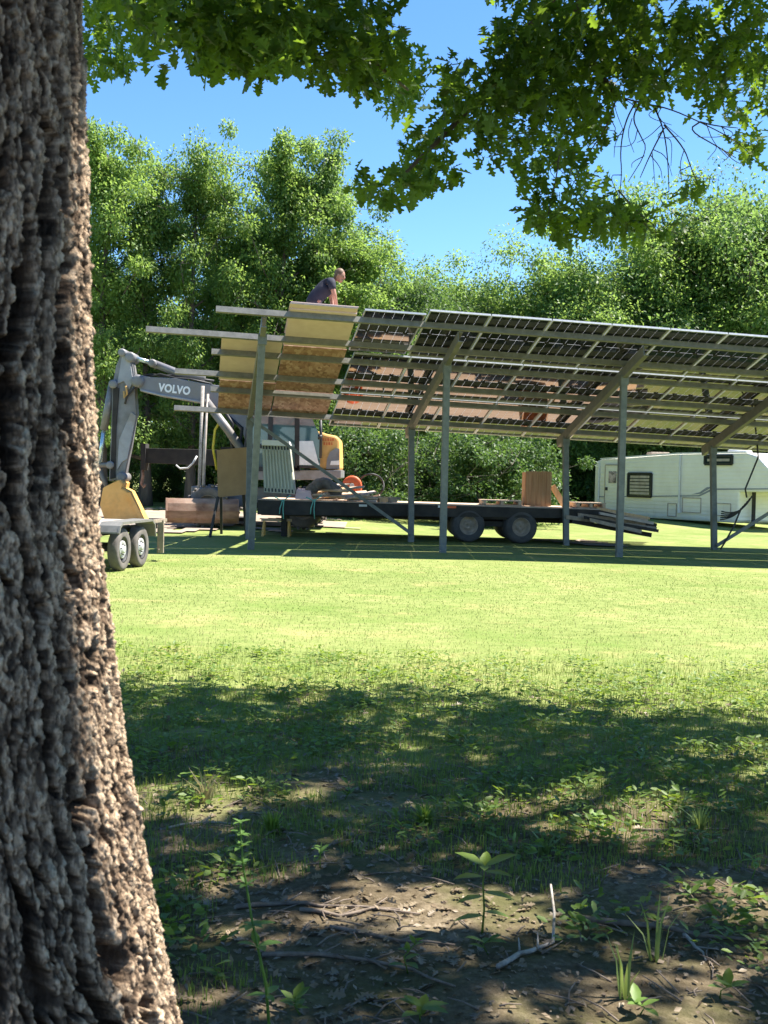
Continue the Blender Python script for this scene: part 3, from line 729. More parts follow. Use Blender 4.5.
poly([(299, 441), (313, 441), (319, 465), (299, 465)], YE-.99, .05, M['plastic_white'], 'white_panel', ex, EO, bevel=0)
MB().bar(at(297.5, 411, YE-.97), at(297.5, 468, YE-.97), .09, .06, (0, 1, 0)).bar(at(297, 467, YE-.97), at(320, 467, YE-.97), .06, .06, (0, 1, 0)).build('door_frame', M['dark_steel'], ex_door, EO)
cov = poly([(309, 433), (318, 431), (327, 434), (337, 436), (339.5, 440), (340, 470), (309, 470)], YE-.8, 2.2, M['yellow'], 'engine_cover', ex, EO, bevel=.06)
lt = MB()
for row, (vv, xs_) in enumerate(((439.5, (322.5, 325, 327.5, 330, 332.2)), (443.6, (323.5, 326, 328.5, 331)))):
    for k, uu in enumerate(xs_): lt.prism([at(uu, vv+1.4, YE-.815), at(uu+1.6, vv+1.4, YE-.815), at(uu+1.6-.5*(k % 2), vv-1.4, YE-.815), at(uu+.5*(k % 2), vv-1.4, YE-.815)], (0, .01, 0))
lt.build('lettering', M['letter_orange'], cov, EO)
poly([(330, 452), (336, 448), (339.5, 449), (339.5, 469), (326, 469), (327, 459)], YE-.84, .05, M['grey_steel'], 'counterweight_panel', ex, EO, bevel=0)
poly([(331, 461), (339, 460.5), (339, 465), (330, 465)], YE-.86, .04, M['plastic_white'], 'rear_marker', ex, EO, bevel=0)
rod([(320.5, 420), (321, 436), (320.5, 458)], .035, YE-.97, M['black'], 'mirror_arm')
rod([(318, 437), (322, 437)], .06, YE-.97, M['black'], 'mirror_arm')

# hoist beam standing behind the poles
hx = at(226, 520, 30.6); hb = thing('steel_hoist', 'dark steel hoist beam with a hook hanging from its left end, behind the excavator tyre', 'hoist', (hx.x, hx.y, float(gz(hx.x, hx.y)))); HO = Vector(hb.location)
MB().prism([at(u, v, 30.4) for u, v in ((145, 448), (226, 450), (226, 466), (145, 463))], (0, .35, 0)).build('beam', M['dark_steel'], hb, HO, bevel=.01)
MB().prism([at(u, v, 30.35) for u, v in ((140.5, 443), (145.5, 443.5), (145.5, 463), (144.5, 470), (141, 470))], (0, .45, 0)).build('end_plate', M['dark_steel'], hb, HO)
MB().tube([at(142.5, 466, 30.5), at(143, 476, 30.5), at(141.5, 484, 30.5), at(143.5, 487, 30.5), at(145.3, 484, 30.5)], .04, 7).build('hook', M['rusty'], hb, HO, True)
MB().tube([at(176, 465, 30.3), at(180, 468.5, 30.3), at(188, 468, 30.3), at(193, 463, 30.3), at(197, 456, 30.3)], .025, 6).build('cable', M['plastic_white'], hb, HO, True)
q0 = Vector((HO.x, HO.y, HO.z)); MB().bar(q0 - Vector((0, 0, .1)), Vector((HO.x, HO.y, at(226, 447, 30.6).z)), .3, .3).build('mast', M['dark_steel'], hb, HO)
MB().box(q0 + Vector((0, 0, .05)), (1.2, 1.2, .12)).build('base', M['dark_steel'], hb, HO)

def stick_thing(name, pts, r, mat, label, cat, group=None, n=8):
    m = MB().tube(pts, r, n); return tag(m.build(name, mat, origin=pts[0], smooth=True), label, cat, group)
pz = lambda u, Yd: Vector((at(u, 500, Yd).x, Yd, float(gz(at(u, 500, Yd).x, Yd))-.05))
stick_thing('pole', [pz(198.5, 28.5), at(202.8, 386, 28.7)], .045, M['pale_twig'], 'pale straight pole leaning beside the excavator tyre', 'pole', 'two poles leaning by the tyre')
stick_thing('pole', [pz(202.5, 28.5), at(205, 440, 28.6), at(208, 394, 28.75)], [.045, .04, .03], M['wood_grey'], 'brown wooden pole leaning just right of the pale pole', 'pole', 'two poles leaning by the tyre')

# brown board on its prop
bo_ = pz(232, 25.6); bt = thing('propped_board', 'plain brown board held up on a thin dark prop in front of the excavator', 'board', bo_); BO = Vector(bo_)
MB().prism([at(216.7, 450, 25.6), at(249, 447, 25.6), at(246.7, 494.5, 25.6), at(218, 497.5, 25.6)], (0, .05, 0)).build('board', M['brown_board'], bt, BO)
MB().bar(pz(210, 25.1), at(218, 497, 25.58), .05, .05).bar(pz(247, 26.3), at(242, 470, 25.68), .06, .06).bar(pz(222, 26.4), at(221, 470, 25.68), .06, .06).build('prop', M['dark_steel'], bt, BO)

# ------------------------------------------------------------------ flatbed trailer
def TYf(u): return 25.2 + .168*((u-258)/1140*25.8)
def tpt(u, v, dy=0): return at(u, v, TYf(u)+dy)
fo = Vector((tpt(460, 541).x, TYf(460)+1.2, float(gz(tpt(460, 541).x, TYf(460))))); fb = thing('flatbed_trailer', 'long black flatbed trailer with wooden deck and twin axles under the array', 'trailer', fo); FO = Vector(fo)
a0, a1 = tpt(258, 499), tpt(600, 509); W = Vector((0, 2.45, 0))
dk = MB(); dk.prism([a0, a1, a1+W, a0+W], (0, 0, -.06)); dk.build('deck', M['wood_deck'], fb, FO)
rl = MB()
for yy in (-.07, 2.46): rl.prism([a0+Vector((0, yy, -.02)), a1+Vector((0, yy, -.02)), a1+Vector((0, yy, -.22)), a0+Vector((0, yy, -.34))], (0, .06, 0))
for yy in (.7, 1.6): rl.prism([a0+Vector((0, yy, -.07)), a1+Vector((0, yy, -.07)), a1+Vector((0, yy, -.38)), a0+Vector((0, yy, -.38))], (0, .1, 0))
for k in range(12):
    p = a0.lerp(a1, k/11); rl.box(p + Vector((0, 1.22, -.14)), (.08, 2.4, .12))
rl.build('frame', M['dark_steel'], fb, FO)
b0, b1 = tpt(596, 510), tpt(656, 527)
for yy in (.02, 2.3): MB().prism([tpt(560, 512, yy), tpt(600, 510, yy), tpt(657, 524, yy), tpt(655, 532, yy), tpt(600, 523, yy), tpt(560, 521, yy)], (0, .12, 0)).build('dovetail', M['dark_steel'], fb, FO)
dv = MB()
for k in range(6):
    y0 = .15+k*.36; dv.prism([tpt(598, 510, y0), tpt(655+2*(k % 2), 523.5, y0), tpt(655+2*(k % 2), 526, y0), tpt(598, 513, y0)], (0, .24, 0))
dv.build('ramp_boards', M['dark_steel'], fb, FO)
for uu in (467.5, 520):
    for yy in (.12, 2.2):
        c = Vector((tpt(uu, 520).x, TYf(uu)+yy, 0)); c.z = float(gz(c.x, c.y)) + .385
        wheel('wheel', fb, FO, c, -AY, .385, .42, M['rubber'], M['dark_rim'])
c0 = tpt(494, 524)
MB().box((c0.x, c0.y+1.2, FO.z+.42), (1.6, 2.0, .12)).box((c0.x, c0.y+.1, FO.z+.6), (1.0, .1, .14)).build('axle', M['dark_steel'], fb, FO)
ld = MB(); ld.box(tpt(450, 507, -.1), (.28, .02, .05)); ld.build('reflector', M['orange_red'], fb, FO)
MB().box(tpt(441, 506.5, -.1), (.14, .02, .05)).build('reflector', M['plastic_white'], fb, FO)
MB().box(tpt(363, 505.5, -.1), (.18, .02, .05)).build('reflector', M['plastic_white'], fb, FO)
for yy in (.9, 1.7): MB().bar(Vector((a0.x+.5, a0.y+.08+yy, FO.z-.05)), Vector((a0.x+.5, a0.y+.08+yy, a0.z-.3)), .12, .12).build('landing_leg', M['dark_steel'], fb, FO)
deckz = lambda u: a0.lerp(a1, (u-258)/342).z
def on(u, dy=.5, dz=0): return Vector((at(u, 500, TYf(u)+dy).x, TYf(u)+dy, deckz(u)+dz))

# plank crate, leaning board, pallets, loose lumber
cr = thing('plank_crate', 'tall crate of reddish vertical planks standing on the flatbed deck', 'crate', on(538, .9)); CO = Vector(cr.location)
w = .6; cm = MB()
for k in range(5): cm.box(CO + Vector((-.24+k*.122, 0, .42)), (.117, .03, .82+.02*(k % 2)))
cm.build('front_planks', M['wood_box'], cr, CO)
for s in (-1, 1):
    cm = MB()
    for k in range(4): cm.box(CO + Vector((s*.30, .1+k*.15, .41)), (.03, .147, .8))
    cm.build('side_planks', M['wood_box'], cr, CO)
MB().box(CO + Vector((0, .66, .41)), (.62, .03, .8)).build('back_planks', M['wood_box'], cr, CO)
stick = MB().bar(on(565, 1.0, .02), on(552, 1.05, .5), .14, .03, (0, 1, 0)); tag(stick.build('leaning_plank', M['wood_new'], origin=on(565, 1.0)), 'short plank leaning against the right side of the crate', 'plank')
def pallet(u0, u1, dy, z, label, n=1, mat='wood_deck'):
    p = thing('pallet', label, 'pallet', on((u0+u1)/2, dy, z)); o = Vector(p.location); x0, x1 = on(u0, dy).x, on(u1, dy).x; L = x1-x0
    t = MB(); b = MB(); d = MB()
    for k in range(7): t.box(o + Vector((0, .07+k*.165, .115)), (L, .12, .022))
    for x in (-L/2+.05, 0, L/2-.05): b.box(o + Vector((x, .56, .062)), (.07, 1.1, .08))
    for k in range(3): d.box(o + Vector((0, .1+k*.45, .011)), (L, .11, .02))
    t.build('top_boards', M[mat], p, o); b.build('stringers', M[mat], p, o); d.build('bottom_boards', M[mat], p, o); return p
pallet(483, 522, .25, .002, 'wooden pallet lying on the deck left of the crate')
pallet(577, 606, .3, .004, 'wooden pallet on the deck right behind the front post')
lm = thing('lumber_stack', 'stack of pale boards jutting past the rear of the flatbed', 'lumber', tpt(612, 515, .3)); LO = Vector(lm.location)
for j, (u0, v0, u1, v1) in enumerate(((597, 507, 650, 517), (600, 509.5, 648, 519))):
    for k in range(4): MB().prism([tpt(u0+k, v0, .2+k*.3), tpt(u1-k*2, v1, .2+k*.3), tpt(u1-k*2, v1+2.6, .2+k*.3), tpt(u0+k, v0+2.6, .2+k*.3)], (0, .22, 0)).build('plank', M['wood_deck' if (k+j) % 2 else 'wood_new'], lm, LO)
tm = thing('timber_pile', 'dark old timbers slung low at the tail of the flatbed with ragged ends', 'timber pile', tpt(610, 522, -.3)); MO = Vector(tm.location)
for j, (u0, v0, u1, v1, dy, hh) in enumerate(((566, 515, 657, 527, -.28, 4.0), (572, 519, 652, 533, -.24, 4.4), (578, 513, 646, 522, -.12, 3.4), (585, 516, 659, 529.5, -.5, 3.0), (590, 518, 642, 530, -.55, 3.6), (600, 512, 654, 522, -.35, 2.6))):
    MB().prism([tpt(u0, v0, dy), tpt(u1, v1, dy), tpt(u1-.6, v1+hh, dy), tpt(u0, v0+hh, dy)], (0, .16, 0)).build('timber', M[('dark_rim', 'dark_steel', 'dark_rim', 'dark_steel', 'dark_rim', 'wood_grey')[j]], tm, MO)
# ribbed cabinet on the deck front
rc = thing('ribbed_cabinet', 'pale green ribbed metal cabinet with white top at the front of the flatbed', 'cabinet', on(278, .3)); RO = Vector(rc.location)
fl = [at(262, 445, TYf(278)+.3), at(289, 446, TYf(278)+.3), at(294.5, 494, TYf(278)+.15), at(264, 492, TYf(278)+.15)]
MB().prism(fl, (0, .55, 0)).build('body', M['green_panel'], rc, RO)
MB().prism([at(262, 439.5, TYf(278)+.22), at(288, 441, TYf(278)+.22), at(289.5, 446.3, TYf(278)+.22), at(261.5, 445.3, TYf(278)+.22)], (0, .7, 0)).build('top_cap', M['white_paint'], rc, RO, bevel=.01)
rb = MB(); sl = MB()
for k in range(9):
    f = (k+.5)/9; p = fl[0].lerp(fl[1], f); q = fl[3].lerp(fl[2], f); n = Vector((0, -.022, 0))
    rb.bar(p.lerp(q, .1)+n*.4, p.lerp(q, .9)+n*.4, .034, .04, (0, 1, 0))
    sl.bar(p.lerp(q, .015)+n*.2, p.lerp(q, .085)+n*.2, .03, .03, (0, 1, 0)).bar(p.lerp(q, .915)+n*.2, p.lerp(q, .985)+n*.2, .03, .03, (0, 1, 0))
rb.build('ribs', M['green_panel'], rc, RO); sl.build('vent_slots', M['black'], rc, RO)
# orange drum, black hose coil, scrap
dr = thing('orange_drum', 'orange red round drum lying on its side on the flatbed', 'drum', on(352, 1.1)); DO = Vector(dr.location)
c = at(352, 485.5, TYf(352)+1.1)
MB().lathe(c, (0, -1, .1), [(.0, .0), (.2, .01), (.225, .0), (.235, -.03), (.225, -.06), (.225, -.3), (.235, -.33), (.235, -.4), (.0, -.42)], 26).build('shell', M['orange_red'], dr, DO, True)
MB().lathe(c+Vector((0, -.01, 0)), (0, -1, .1), [(.0, .012), (.05, .012), (.055, .0), (.0, -.01)], 14).build('bung', M['plastic_white'], dr, DO)
hc = MB()
pts = [at(371, 485.5, TYf(371)+1.2) + Vector((.30*math.cos(a), .06*math.sin(3*a)+.02*a/6, .27*math.sin(a))) for a in np.linspace(-.6, 3.6*PI, 60)]
tag(MB().tube(pts, .022, 7).build('hose_coil', M['black'], origin=on(371, 1.2), smooth=True), 'black hose coiled upright on the deck just right of the orange drum', 'hose')
sc = thing('scrap_heap', 'heap of grey scrap boards and torn bags on the flatbed beside the drum', 'scrap heap', on(325, .8)); SO = Vector(sc.location)
r5 = random.Random(5)
for k in range(30):
    u = r5.uniform(298, 356); dy = r5.uniform(.15, 1.3); p = on(u, dy, .02+.34*math.exp(-((u-320)/20)**2)*r5.random()); a = r5.uniform(-.5, .5); L = r5.uniform(.35, .95)
    e = p + Vector((L*math.cos(a*1.4), L*.5*math.sin(a*3), r5.uniform(-.03, .16))); e.z = max(e.z, deckz(u)+.03)
    MB().bar(p, e, r5.uniform(.06, .14), .03, (r5.uniform(-.4, .4), r5.uniform(-.6, .1), 1)).build('scrap_board', M[('wood_grey', 'wood_deck', 'wood_new', 'wood_grey')[k % 4]], sc, SO)
MB().prism([on(295, .1, .02), on(312, .1, .02), on(310, .25, .2), on(296, .25, .2)], (0, .5, .05)).build('cardboard', M['ply'], sc, SO)
bgm = MB()
for k in range(11):
    a = k/10; pc = on(310+26*a, .6, .2+.2*math.sin(PI*a)); bgm.ball(pc, (.13+.04*r5.random(), .2, .10+.05*r5.random()), 9, 6, Matrix.Rotation(r5.uniform(-.6, .6), 3, 'Y'))
bgm.build('torn_bag', M['dusty_rubber'], sc, SO, True)
r6 = random.Random(6)
for k, (u, lab) in enumerate(((372, 'small grey block of scrap on the deck below the hose coil'), (383, 'jagged pale wood offcut on the deck right of the hose coil'), (391, 'flat dark wood offcut lying near the rear post on the deck'))):
    m = MB().box(on(u, .4, .06), (.22, .2, .1), .3*k).box(on(u+3, .5, .1), (.3, .06, .05), -.4+.3*k)
    tag(m.build('offcut', M[('wood_grey', 'wood_new', 'dark_rim')[k]], origin=on(u, .4)), lab, 'offcut')
# straps hanging off the deck
for u, lab in ((283, 'teal strap tied in a cross on the deck edge below the cabinet'), (314, 'teal strap hanging straight down from the deck edge')):
    m = MB().tube([at(u-8, 497, TYf(u)-.1), at(u, 501, TYf(u)-.11), at(u+8, 495, TYf(u)-.1)], .014, 5).tube([at(u+1, 499, TYf(u)-.12), at(u, 509, TYf(u)-.12), at(u+.5, 519, TYf(u)-.12)], .012, 5).tube([at(u, 499, TYf(u)-.12), at(u-3, 508, TYf(u)-.12), at(u-3.5, 514, TYf(u)-.12)], .012, 5)
    tag(m.build('strap', M['teal_strap'], origin=at(u, 500, TYf(u)-.1), smooth=True), lab, 'strap')
# trestle under the front of the flatbed
tz = thing('trestle', 'low yellow trestle standing under the front of the flatbed', 'trestle', pz(277, 26.2)); TO = Vector(tz.location)
MB().bar(TO+Vector((-.35, 0, .42)), TO+Vector((.35, 0, .42)), .08, .06).build('top_rail', M['wood_deck'], tz, TO)
for s in (-1, 1):
    MB().bar(TO+Vector((s*.3, -.25, 0)), TO+Vector((s*.28, 0, .42)), .05, .05).bar(TO+Vector((s*.3, .25, 0)), TO+Vector((s*.28, 0, .42)), .05, .05).build('leg', M['yellow'], tz, TO)

# ------------------------------------------------------------------ utility trailer by the oak trunk
w1, w2 = gpix(119, 570), gpix(137.5, 567.5); UD = Vector((math.sin(.115), math.cos(.115), 0)); UN = Vector((UD.y, -UD.x, 0))
if UN.y > 0: UN = -UN
UA, UB = UD, Vector((0, 0, 1))
wc = (w1+w2)/2; ut = thing('utility_trailer', 'small twin axle trailer with dusty wheels and rounded silver fender beside the oak trunk', 'trailer', (wc.x, wc.y, wc.z)); UO = Vector(ut.location)
wr_ = .305
AXw = (UN*.93 + UD*-.0).normalized()
for s in (-1, 1):
    for side in (0, 1):
        c = UO + UD*s*.40 - UN*side*1.75; c.z = float(gz(c.x, c.y)) + wr_
        wheel('wheel', ut, UO, c, UN if side == 0 else -UN, wr_, .165, M['dusty_rubber'], M['black'], 0, .62)
        nn_ = UN if side == 0 else -UN
        MB().lathe(c + nn_*.03, nn_, [(.02, .045), (.05, .05), (.06, .02), (.10, .012), (.125, .03), (.13, .0), (.02, -.02)], 20).build('hub', M['hub'], ut, UO, True)
def up(a, n, z): return UO + UD*a + UN*n + UB*z
for side in (0, 1):
    n0 = .13 if side == 0 else -1.62
    f = MB(); prof = [(-.80, .55), (-.75, .64), (-.66, .69), (.66, .69), (.77, .63), (.83, .44)]
    for i in range(5):
        (a, b), (c_, d_) = prof[i], prof[i+1]
        f.prism([up(a, n0, b), up(c_, n0, d_), up(c_, n0-.3, d_), up(a, n0-.3, b)], (0, 0, .02))
        f.bar(up(a, n0, b), up(c_, n0, d_), .03, .03)
    f.build('fender', M['galv_rail'], ut, UO)
dm = MB(); dm.prism([up(-2.2, -.22, .6), up(1.7, -.22, .6), up(1.7, -1.55, .6), up(-2.2, -1.55, .6)], (0, 0, .05)); dm.build('deck', M['wood_grey'], ut, UO)
fm = MB()
for n in (-.18, -1.58): fm.bar(up(-2.3, n, .56), up(1.75, n, .56), .06, .1)
for a in (-2.3, 1.75): fm.bar(up(a, -.15, .56), up(a, -1.6, .56), .06, .1)
fm.bar(up(-.43, -.1, .31), up(-.43, -1.7, .31), .07, .07).bar(up(.43, -.1, .31), up(.43, -1.7, .31), .07, .07)
fm.build('frame', M['dark_steel'], ut, UO)
gm = MB().bar(up(1.5, .02, .14), up(1.5, .02, .66), .06, .06).bar(up(1.75, -.1, .12), up(1.75, -.1, .62), .06, .06).bar(up(.9, .0, .655), up(1.75, .0, .655), .05, .05).bar(up(1.5, .02, .16), up(1.75, -.1, .16), .05, .05)
gm.build('rear_bracket', M['dark_rim'], ut, UO)

# ------------------------------------------------------------------ camper
A2, B2 = Vector((8.1, 44, 0)), Vector((11.55, 37, 0)); RD = (B2-A2).normalized(); RN = Vector((RD.y, -RD.x, 0))      # RN points to the camera side
if RN.y > 0: RN = -RN
cz = float(gz(10, 41)); rv = thing('camper', 'cream fifth wheel camper with raised nose and grey stripe on the grass', 'camper', (A2.x, A2.y, cz)); VO = Vector(rv.location)
def rvp(s, z, n=0): return A2 + RD*s + RN*n + Vector((0, 0, z))
body = [(0, .5), (0, 2.1), (.12, 2.26), (.35, 2.31), (4.7, 2.48), (8.05, 2.49), (8.35, 2.40), (8.9, 1.95), (9.25, 1.55), (9.25, 1.28), (6.9, 1.22), (6.75, 1.12), (7.68, .28), (7.6, .22), (.8, .2), (.35, .32)]
body = [(0, .5), (0, 2.1), (.12, 2.26), (.35, 2.31), (4.7, 2.48), (8.05, 2.49), (8.5, 2.38), (9.05, 1.95), (9.35, 1.55), (9.35, 1.30), (9.2, 1.24), (7.75, 1.22), (7.72, .26), (7.6, .2), (.8, .17), (.35, .3)]
def m_siding():
    t = NT('siding'); z = t.n('ShaderNodeSeparateXYZ', Vector=t.coord('Object')).outputs[2]
    f = t.math('FRACT', t.math('MULTIPLY', z, 7.5)); n = t.noise(1.2, 4, t.coord('Object'), .6)
    c = t.ramp(n, [(.35, (.80, .77, .73)), (.6, (.87, .85, .81))])
    c = t.mix(t.ramp(t.noise(2, 4, t.coord('Object', (1, 1, .25)), .7), [(.62, (0, 0, 0)), (.8, (.4, .4, .4))]), c, (.5, .44, .35))
    return t.done(t.bsdf(c, .45, 0, t.math('POWER', f, 6.0), .6, .02))
M['siding'] = m_siding()
MB().prism([rvp(s, z) for s, z in body], -RN*2.4).build('body', M['siding'], rv, VO, bevel=.05)
MB().prism([rvp(s, z, .012) for s, z in [(.3, .90), (5.85, 1.07), (6.5, 1.31), (9.3, 1.36), (9.3, 1.33), (6.55, 1.26), (5.9, 1.03), (.3, .865)]], RN*-.01).build('stripe', M['stripe'], rv, VO)
MB().prism([rvp(s, z, .014) for s, z in [(5.5, 1.09), (5.95, 1.12), (6.5, 1.36), (6.25, 1.35), (5.9, 1.17)]], RN*-.01).build('decal', M['stripe'], rv, VO)
def rwin(s0, s1, z0, z1, nm='window', blinds=True):
    w_ = MB().prism([rvp(s0, z0, .03), rvp(s1, z0, .03), rvp(s1, z1, .03), rvp(s0, z1, .03)], RN*-.028).build(nm, M['glass'], rv, VO)
    f = MB()
    for a, b in (((s0, z0), (s1, z0)), ((s1, z0), (s1, z1)), ((s1, z1), (s0, z1)), ((s0, z1), (s0, z0))):
        f.bar(rvp(*a, .035), rvp(*b, .035), .075, .05, RN)
    f.build('frame', M['black'], w_, VO)
    if blinds:
        b = MB(); n = int((z1-z0)/.12)
        for k in range(1, n): b.bar(rvp(s0+.12, z0+k*(z1-z0)/n, .034), rvp(s1-.12, z0+k*(z1-z0)/n, .034), .085, .008, RN)
        b.build('blind', M['wood_grey'], w_, VO)
rwin(2.08, 3.40, .95, 1.79); rwin(6.14, 7.42, 2.12, 2.40)
door = MB().prism([rvp(.72, .42, .03), rvp(1.5, .42, .03), rvp(1.5, 2.08, .03), rvp(.72, 2.08, .03)], RN*-.028).build('door', M['siding'], rv, VO)
f = MB()
for a, b in (((.70, .40), (1.52, .40)), ((1.52, .40), (1.52, 2.1)), ((1.52, 2.1), (.7, 2.1)), ((.7, 2.1), (.7, .4))): f.bar(rvp(*a, .035), rvp(*b, .035), .035, .03, RN)
f.build('frame', M['wood_grey'], door, VO)
MB().prism([rvp(.92, 1.42, .04), rvp(1.38, 1.42, .04), rvp(1.38, 1.86, .04), rvp(.92, 1.86, .04)], RN*-.02).build('window', M['glass'], door, VO)
MB().box(rvp(.82, 1.2, .05), (.08, .08, .12)).build('handle', M['black'], door, VO)
def hatch(s0, s1, z0, z1):
    f = MB()
    for a, b in (((s0, z0), (s1, z0)), ((s1, z0), (s1, z1)), ((s1, z1), (s0, z1)), ((s0, z1), (s0, z0))): f.bar(rvp(*a, .01), rvp(*b, .01), .03, .03, RN)
    f.build('hatch', M['wood_grey'], rv, VO)
hatch(5.06, 5.98, .47, .97); hatch(4.3, 4.75, .3, .75); hatch(6.55, 7.4, .42, .82)
MB().tube([rvp(4.92, 2.44, .06), rvp(4.93, .55, .06)], .035, 8).box(rvp(4.93, .5, .06), (.1, .1, .14)).build('awning_arm', M['plastic_white'], rv, VO)
MB().tube([rvp(.32, 2.2, .05), rvp(.32, .5, .05)], .03, 8).build('awning_arm', M['plastic_white'], rv, VO)
def roofp(s, n): return rvp(s, 2.31+(min(s, 4.7)-.35)/4.35*.17, n)
MB().box(roofp(2.6, -.9)+Vector((0, 0, .08)), (.7, .7, .22)).build('roof_vent', M['dark_rim'], rv, VO, bevel=.04)
MB().ball(roofp(7.2, -.5)+Vector((0, 0, .06)), (.4, .4, .16), 14, 8).build('roof_unit', M['plastic_white'], rv, VO, True)
MB().bar(rvp(.35, 2.34, .0), rvp(4.7, 2.50, .0), .05, .05).bar(rvp(4.7, 2.5, 0), rvp(8.05, 2.51, 0), .05, .05).build('roof_trim', M['plastic_white'], rv, VO)
MB().prism([rvp(8.7, 1.26, -.9), rvp(9.1, 1.26, -.9), rvp(9.15, 1.08, -.9), rvp(8.6, 1.08, -.9)], -RN*.6).build('hitch_box', M['black'], rv, VO)
for s in (3.3, 4.15): wheel('wheel', rv, VO, rvp(s, cz+.3, -.25), RN, .33, .2, M['rubber'], M['steel_rim'])
for s in (-.0, 1): MB().bar(rvp(7.9, cz-.05, -.5-1.3*s), rvp(7.9, 1.25, -.5-1.3*s), .1, .1).build('landing_leg', M['dark_steel'], rv, VO)
# cable bundle drooping at the right hand rear post
pR = O0 + AX*SP*3 + AY*4.3; gzr = float(gz(pR.x, pR.y)); cb = MB()
for k in range(5):
    a = pR + Vector((.08, -.1-.02*k, .62+.05*k)); e = pR + Vector((.62+.05*k, -.05, .95+.06*k)); m_ = (a+e)/2 + Vector((.12, 0, -.12-.05*k))
    e2 = pR + Vector((.25+.06*k, -.1, -.02)); pts = []
    for q in np.linspace(0, 1, 10): pts.append((a*(1-q)**2 + m_*2*q*(1-q) + e*q*q))
    cb.tube(pts, .016, 6)
cb.tube([pR+Vector((.58, -.05, .9)), pR+Vector((.42, -.08, .5)), pR+Vector((.22, -.1, .12)), pR+Vector((.1, -.12, .02+gzr))], .02, 6)
cb.tube([pR+Vector((.70, -.05, 1.15)), pR+Vector((.66, -.05, 1.35)), pR+Vector((.95, -.02, 2.1)), rp(SP*3+1.2, 4.7, -.06)], .02, 6)
tag(cb.build('cable_bundle', M['black'], origin=pR, smooth=True), 'bundle of loose black cables drooping beside the rear post in front of the camper', 'cable')

# ------------------------------------------------------------------ the oak close by: trunk, limbs, leaves
oak = thing('oak_tree', 'big oak close by with deeply furrowed grey brown trunk and overhanging lobed leaves', 'tree', (-.56, 1.62, 0)); OO = Vector(oak.location)
cz_ = [(-.1, -.58, .52), (.0, -.585, .50), (.3, -.605, .40), (.66, -.632, .333), (1.0, -.664, .295), (1.38, -.690, .272), (2.1, -.702, .252), (3.5, -.77, .235)]
zz = lines((-.1, .5, .012), (.5, 2.35, .0022), (2.35, 3.5, .02))
tx = np.interp(zz, [c[0] for c in cz_], [c[1] for c in cz_]); trd = np.interp(zz, [c[0] for c in cz_], [c[2] for c in cz_])
th = np.concatenate([np.linspace(-PI*.72, PI*.20, 560, endpoint=False), np.linspace(PI*.20, PI*1.28, 90)])
TH, ZZ = np.meshgrid(th, zz); RR = trd[:, None] + 0*TH; CX = tx[:, None] + 0*TH
s_ = TH*.27                                                        # arc length, metres
def cells(x, y, seed):
    ix, iy = np.floor(x), np.floor(y); d1 = np.full(x.shape, 9.); d2 = d1.copy(); rnd = np.zeros(x.shape)
    for a in (-1, 0, 1):
        for b in (-1, 0, 1):
            cx, cy = ix+a, iy+b; z = np.zeros_like(cx)+seed
            d = np.hypot(cx + hashn(cx, cy, z) - x, cy + hashn(cx, cy, z+7) - y)
            n = d < d1; d2 = np.where(n, d1, np.minimum(d2, d)); rnd = np.where(n, hashn(cx, cy, z+13), rnd); d1 = np.where(n, d, d1)
    return d2-d1, rnd
wrp = (fbm(s_*6+3, ZZ*2.2, 1.0, 3)-.5)*.10
wr2 = (fbm(s_*26+9, ZZ*14.0, 2.0, 3)-.5)*.024
wr3 = (fbm(s_*90+2, ZZ*50.0, 2.5, 2)-.5)*.009
sw = s_+wrp+wr2+wr3; z1 = ZZ + wr2*1.6 + wr3
ph = sw/.034 + 3.0*(fbm(s_*7+1, ZZ*1.9, 21., 2)-.5) + .8*(vnoise(s_*24, ZZ*6, 23.)-.5)
tri = np.abs(ph-np.floor(ph)-.5)*2
wd = .10 + .62*sstep(.25, .70, vnoise(np.floor(ph)*3.7+.5, z1*4.0, 25.)) * (.6+.4*vnoise(s_*80, ZZ*34, 27.))
fur = sstep(wd*.6, wd+.05, tri)
ph2 = sw/.021 + 1.5*(fbm(s_*16, ZZ*5, 31., 2)-.5); t2 = np.abs(ph2-np.floor(ph2)-.5)*2
fur2 = 1-.6*(1-sstep(.0, .34, t2))*sstep(.42, .62, vnoise(np.floor(ph2)*2.3, z1*11, 33.))
ea, ra = cells((s_+wr2)*54, z1*15, 3.); eb, rb_ = cells((s_+wr3)*130, (ZZ+wr3)*46, 5.)
fine = fbm(s_*260, ZZ*150, 3., 3)-.5
fr_ = np.clip(fur*fur2, 0, 1)
crest = fr_*(.7+.3*sstep(0, .3, ea))*(.8+.2*sstep(0, .35, eb))
hgt_ = fr_*.046 + (.25+.75*fur)*((ra-.5)*.005 + sstep(0, .2, ea)*.003 + (rb_-.5)*.0032 + sstep(0, .3, eb)*.0015) + fine*.012
ridge = crest
RR = RR + hgt_ - np.percentile(hgt_, 82) + .002
RR = RR + .016*np.exp(-((TH-.02)/.10)**2)*np.exp(-((ZZ-.95)/.05)**2)
P = np.stack([CX + np.cos(TH)*RR, 1.62 + np.sin(TH)*RR, ZZ], -1) - np.array(OO)
P[:, -1] = P[:, 0]
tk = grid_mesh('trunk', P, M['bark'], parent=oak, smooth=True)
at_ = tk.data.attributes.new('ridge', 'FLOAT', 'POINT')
at_.data.foreach_set('value', np.clip(crest*.72 + fr_*((ra-.5)*.22 + (rb_-.5)*.55) + fine*.9, 0, 1).astype(np.float32).ravel())
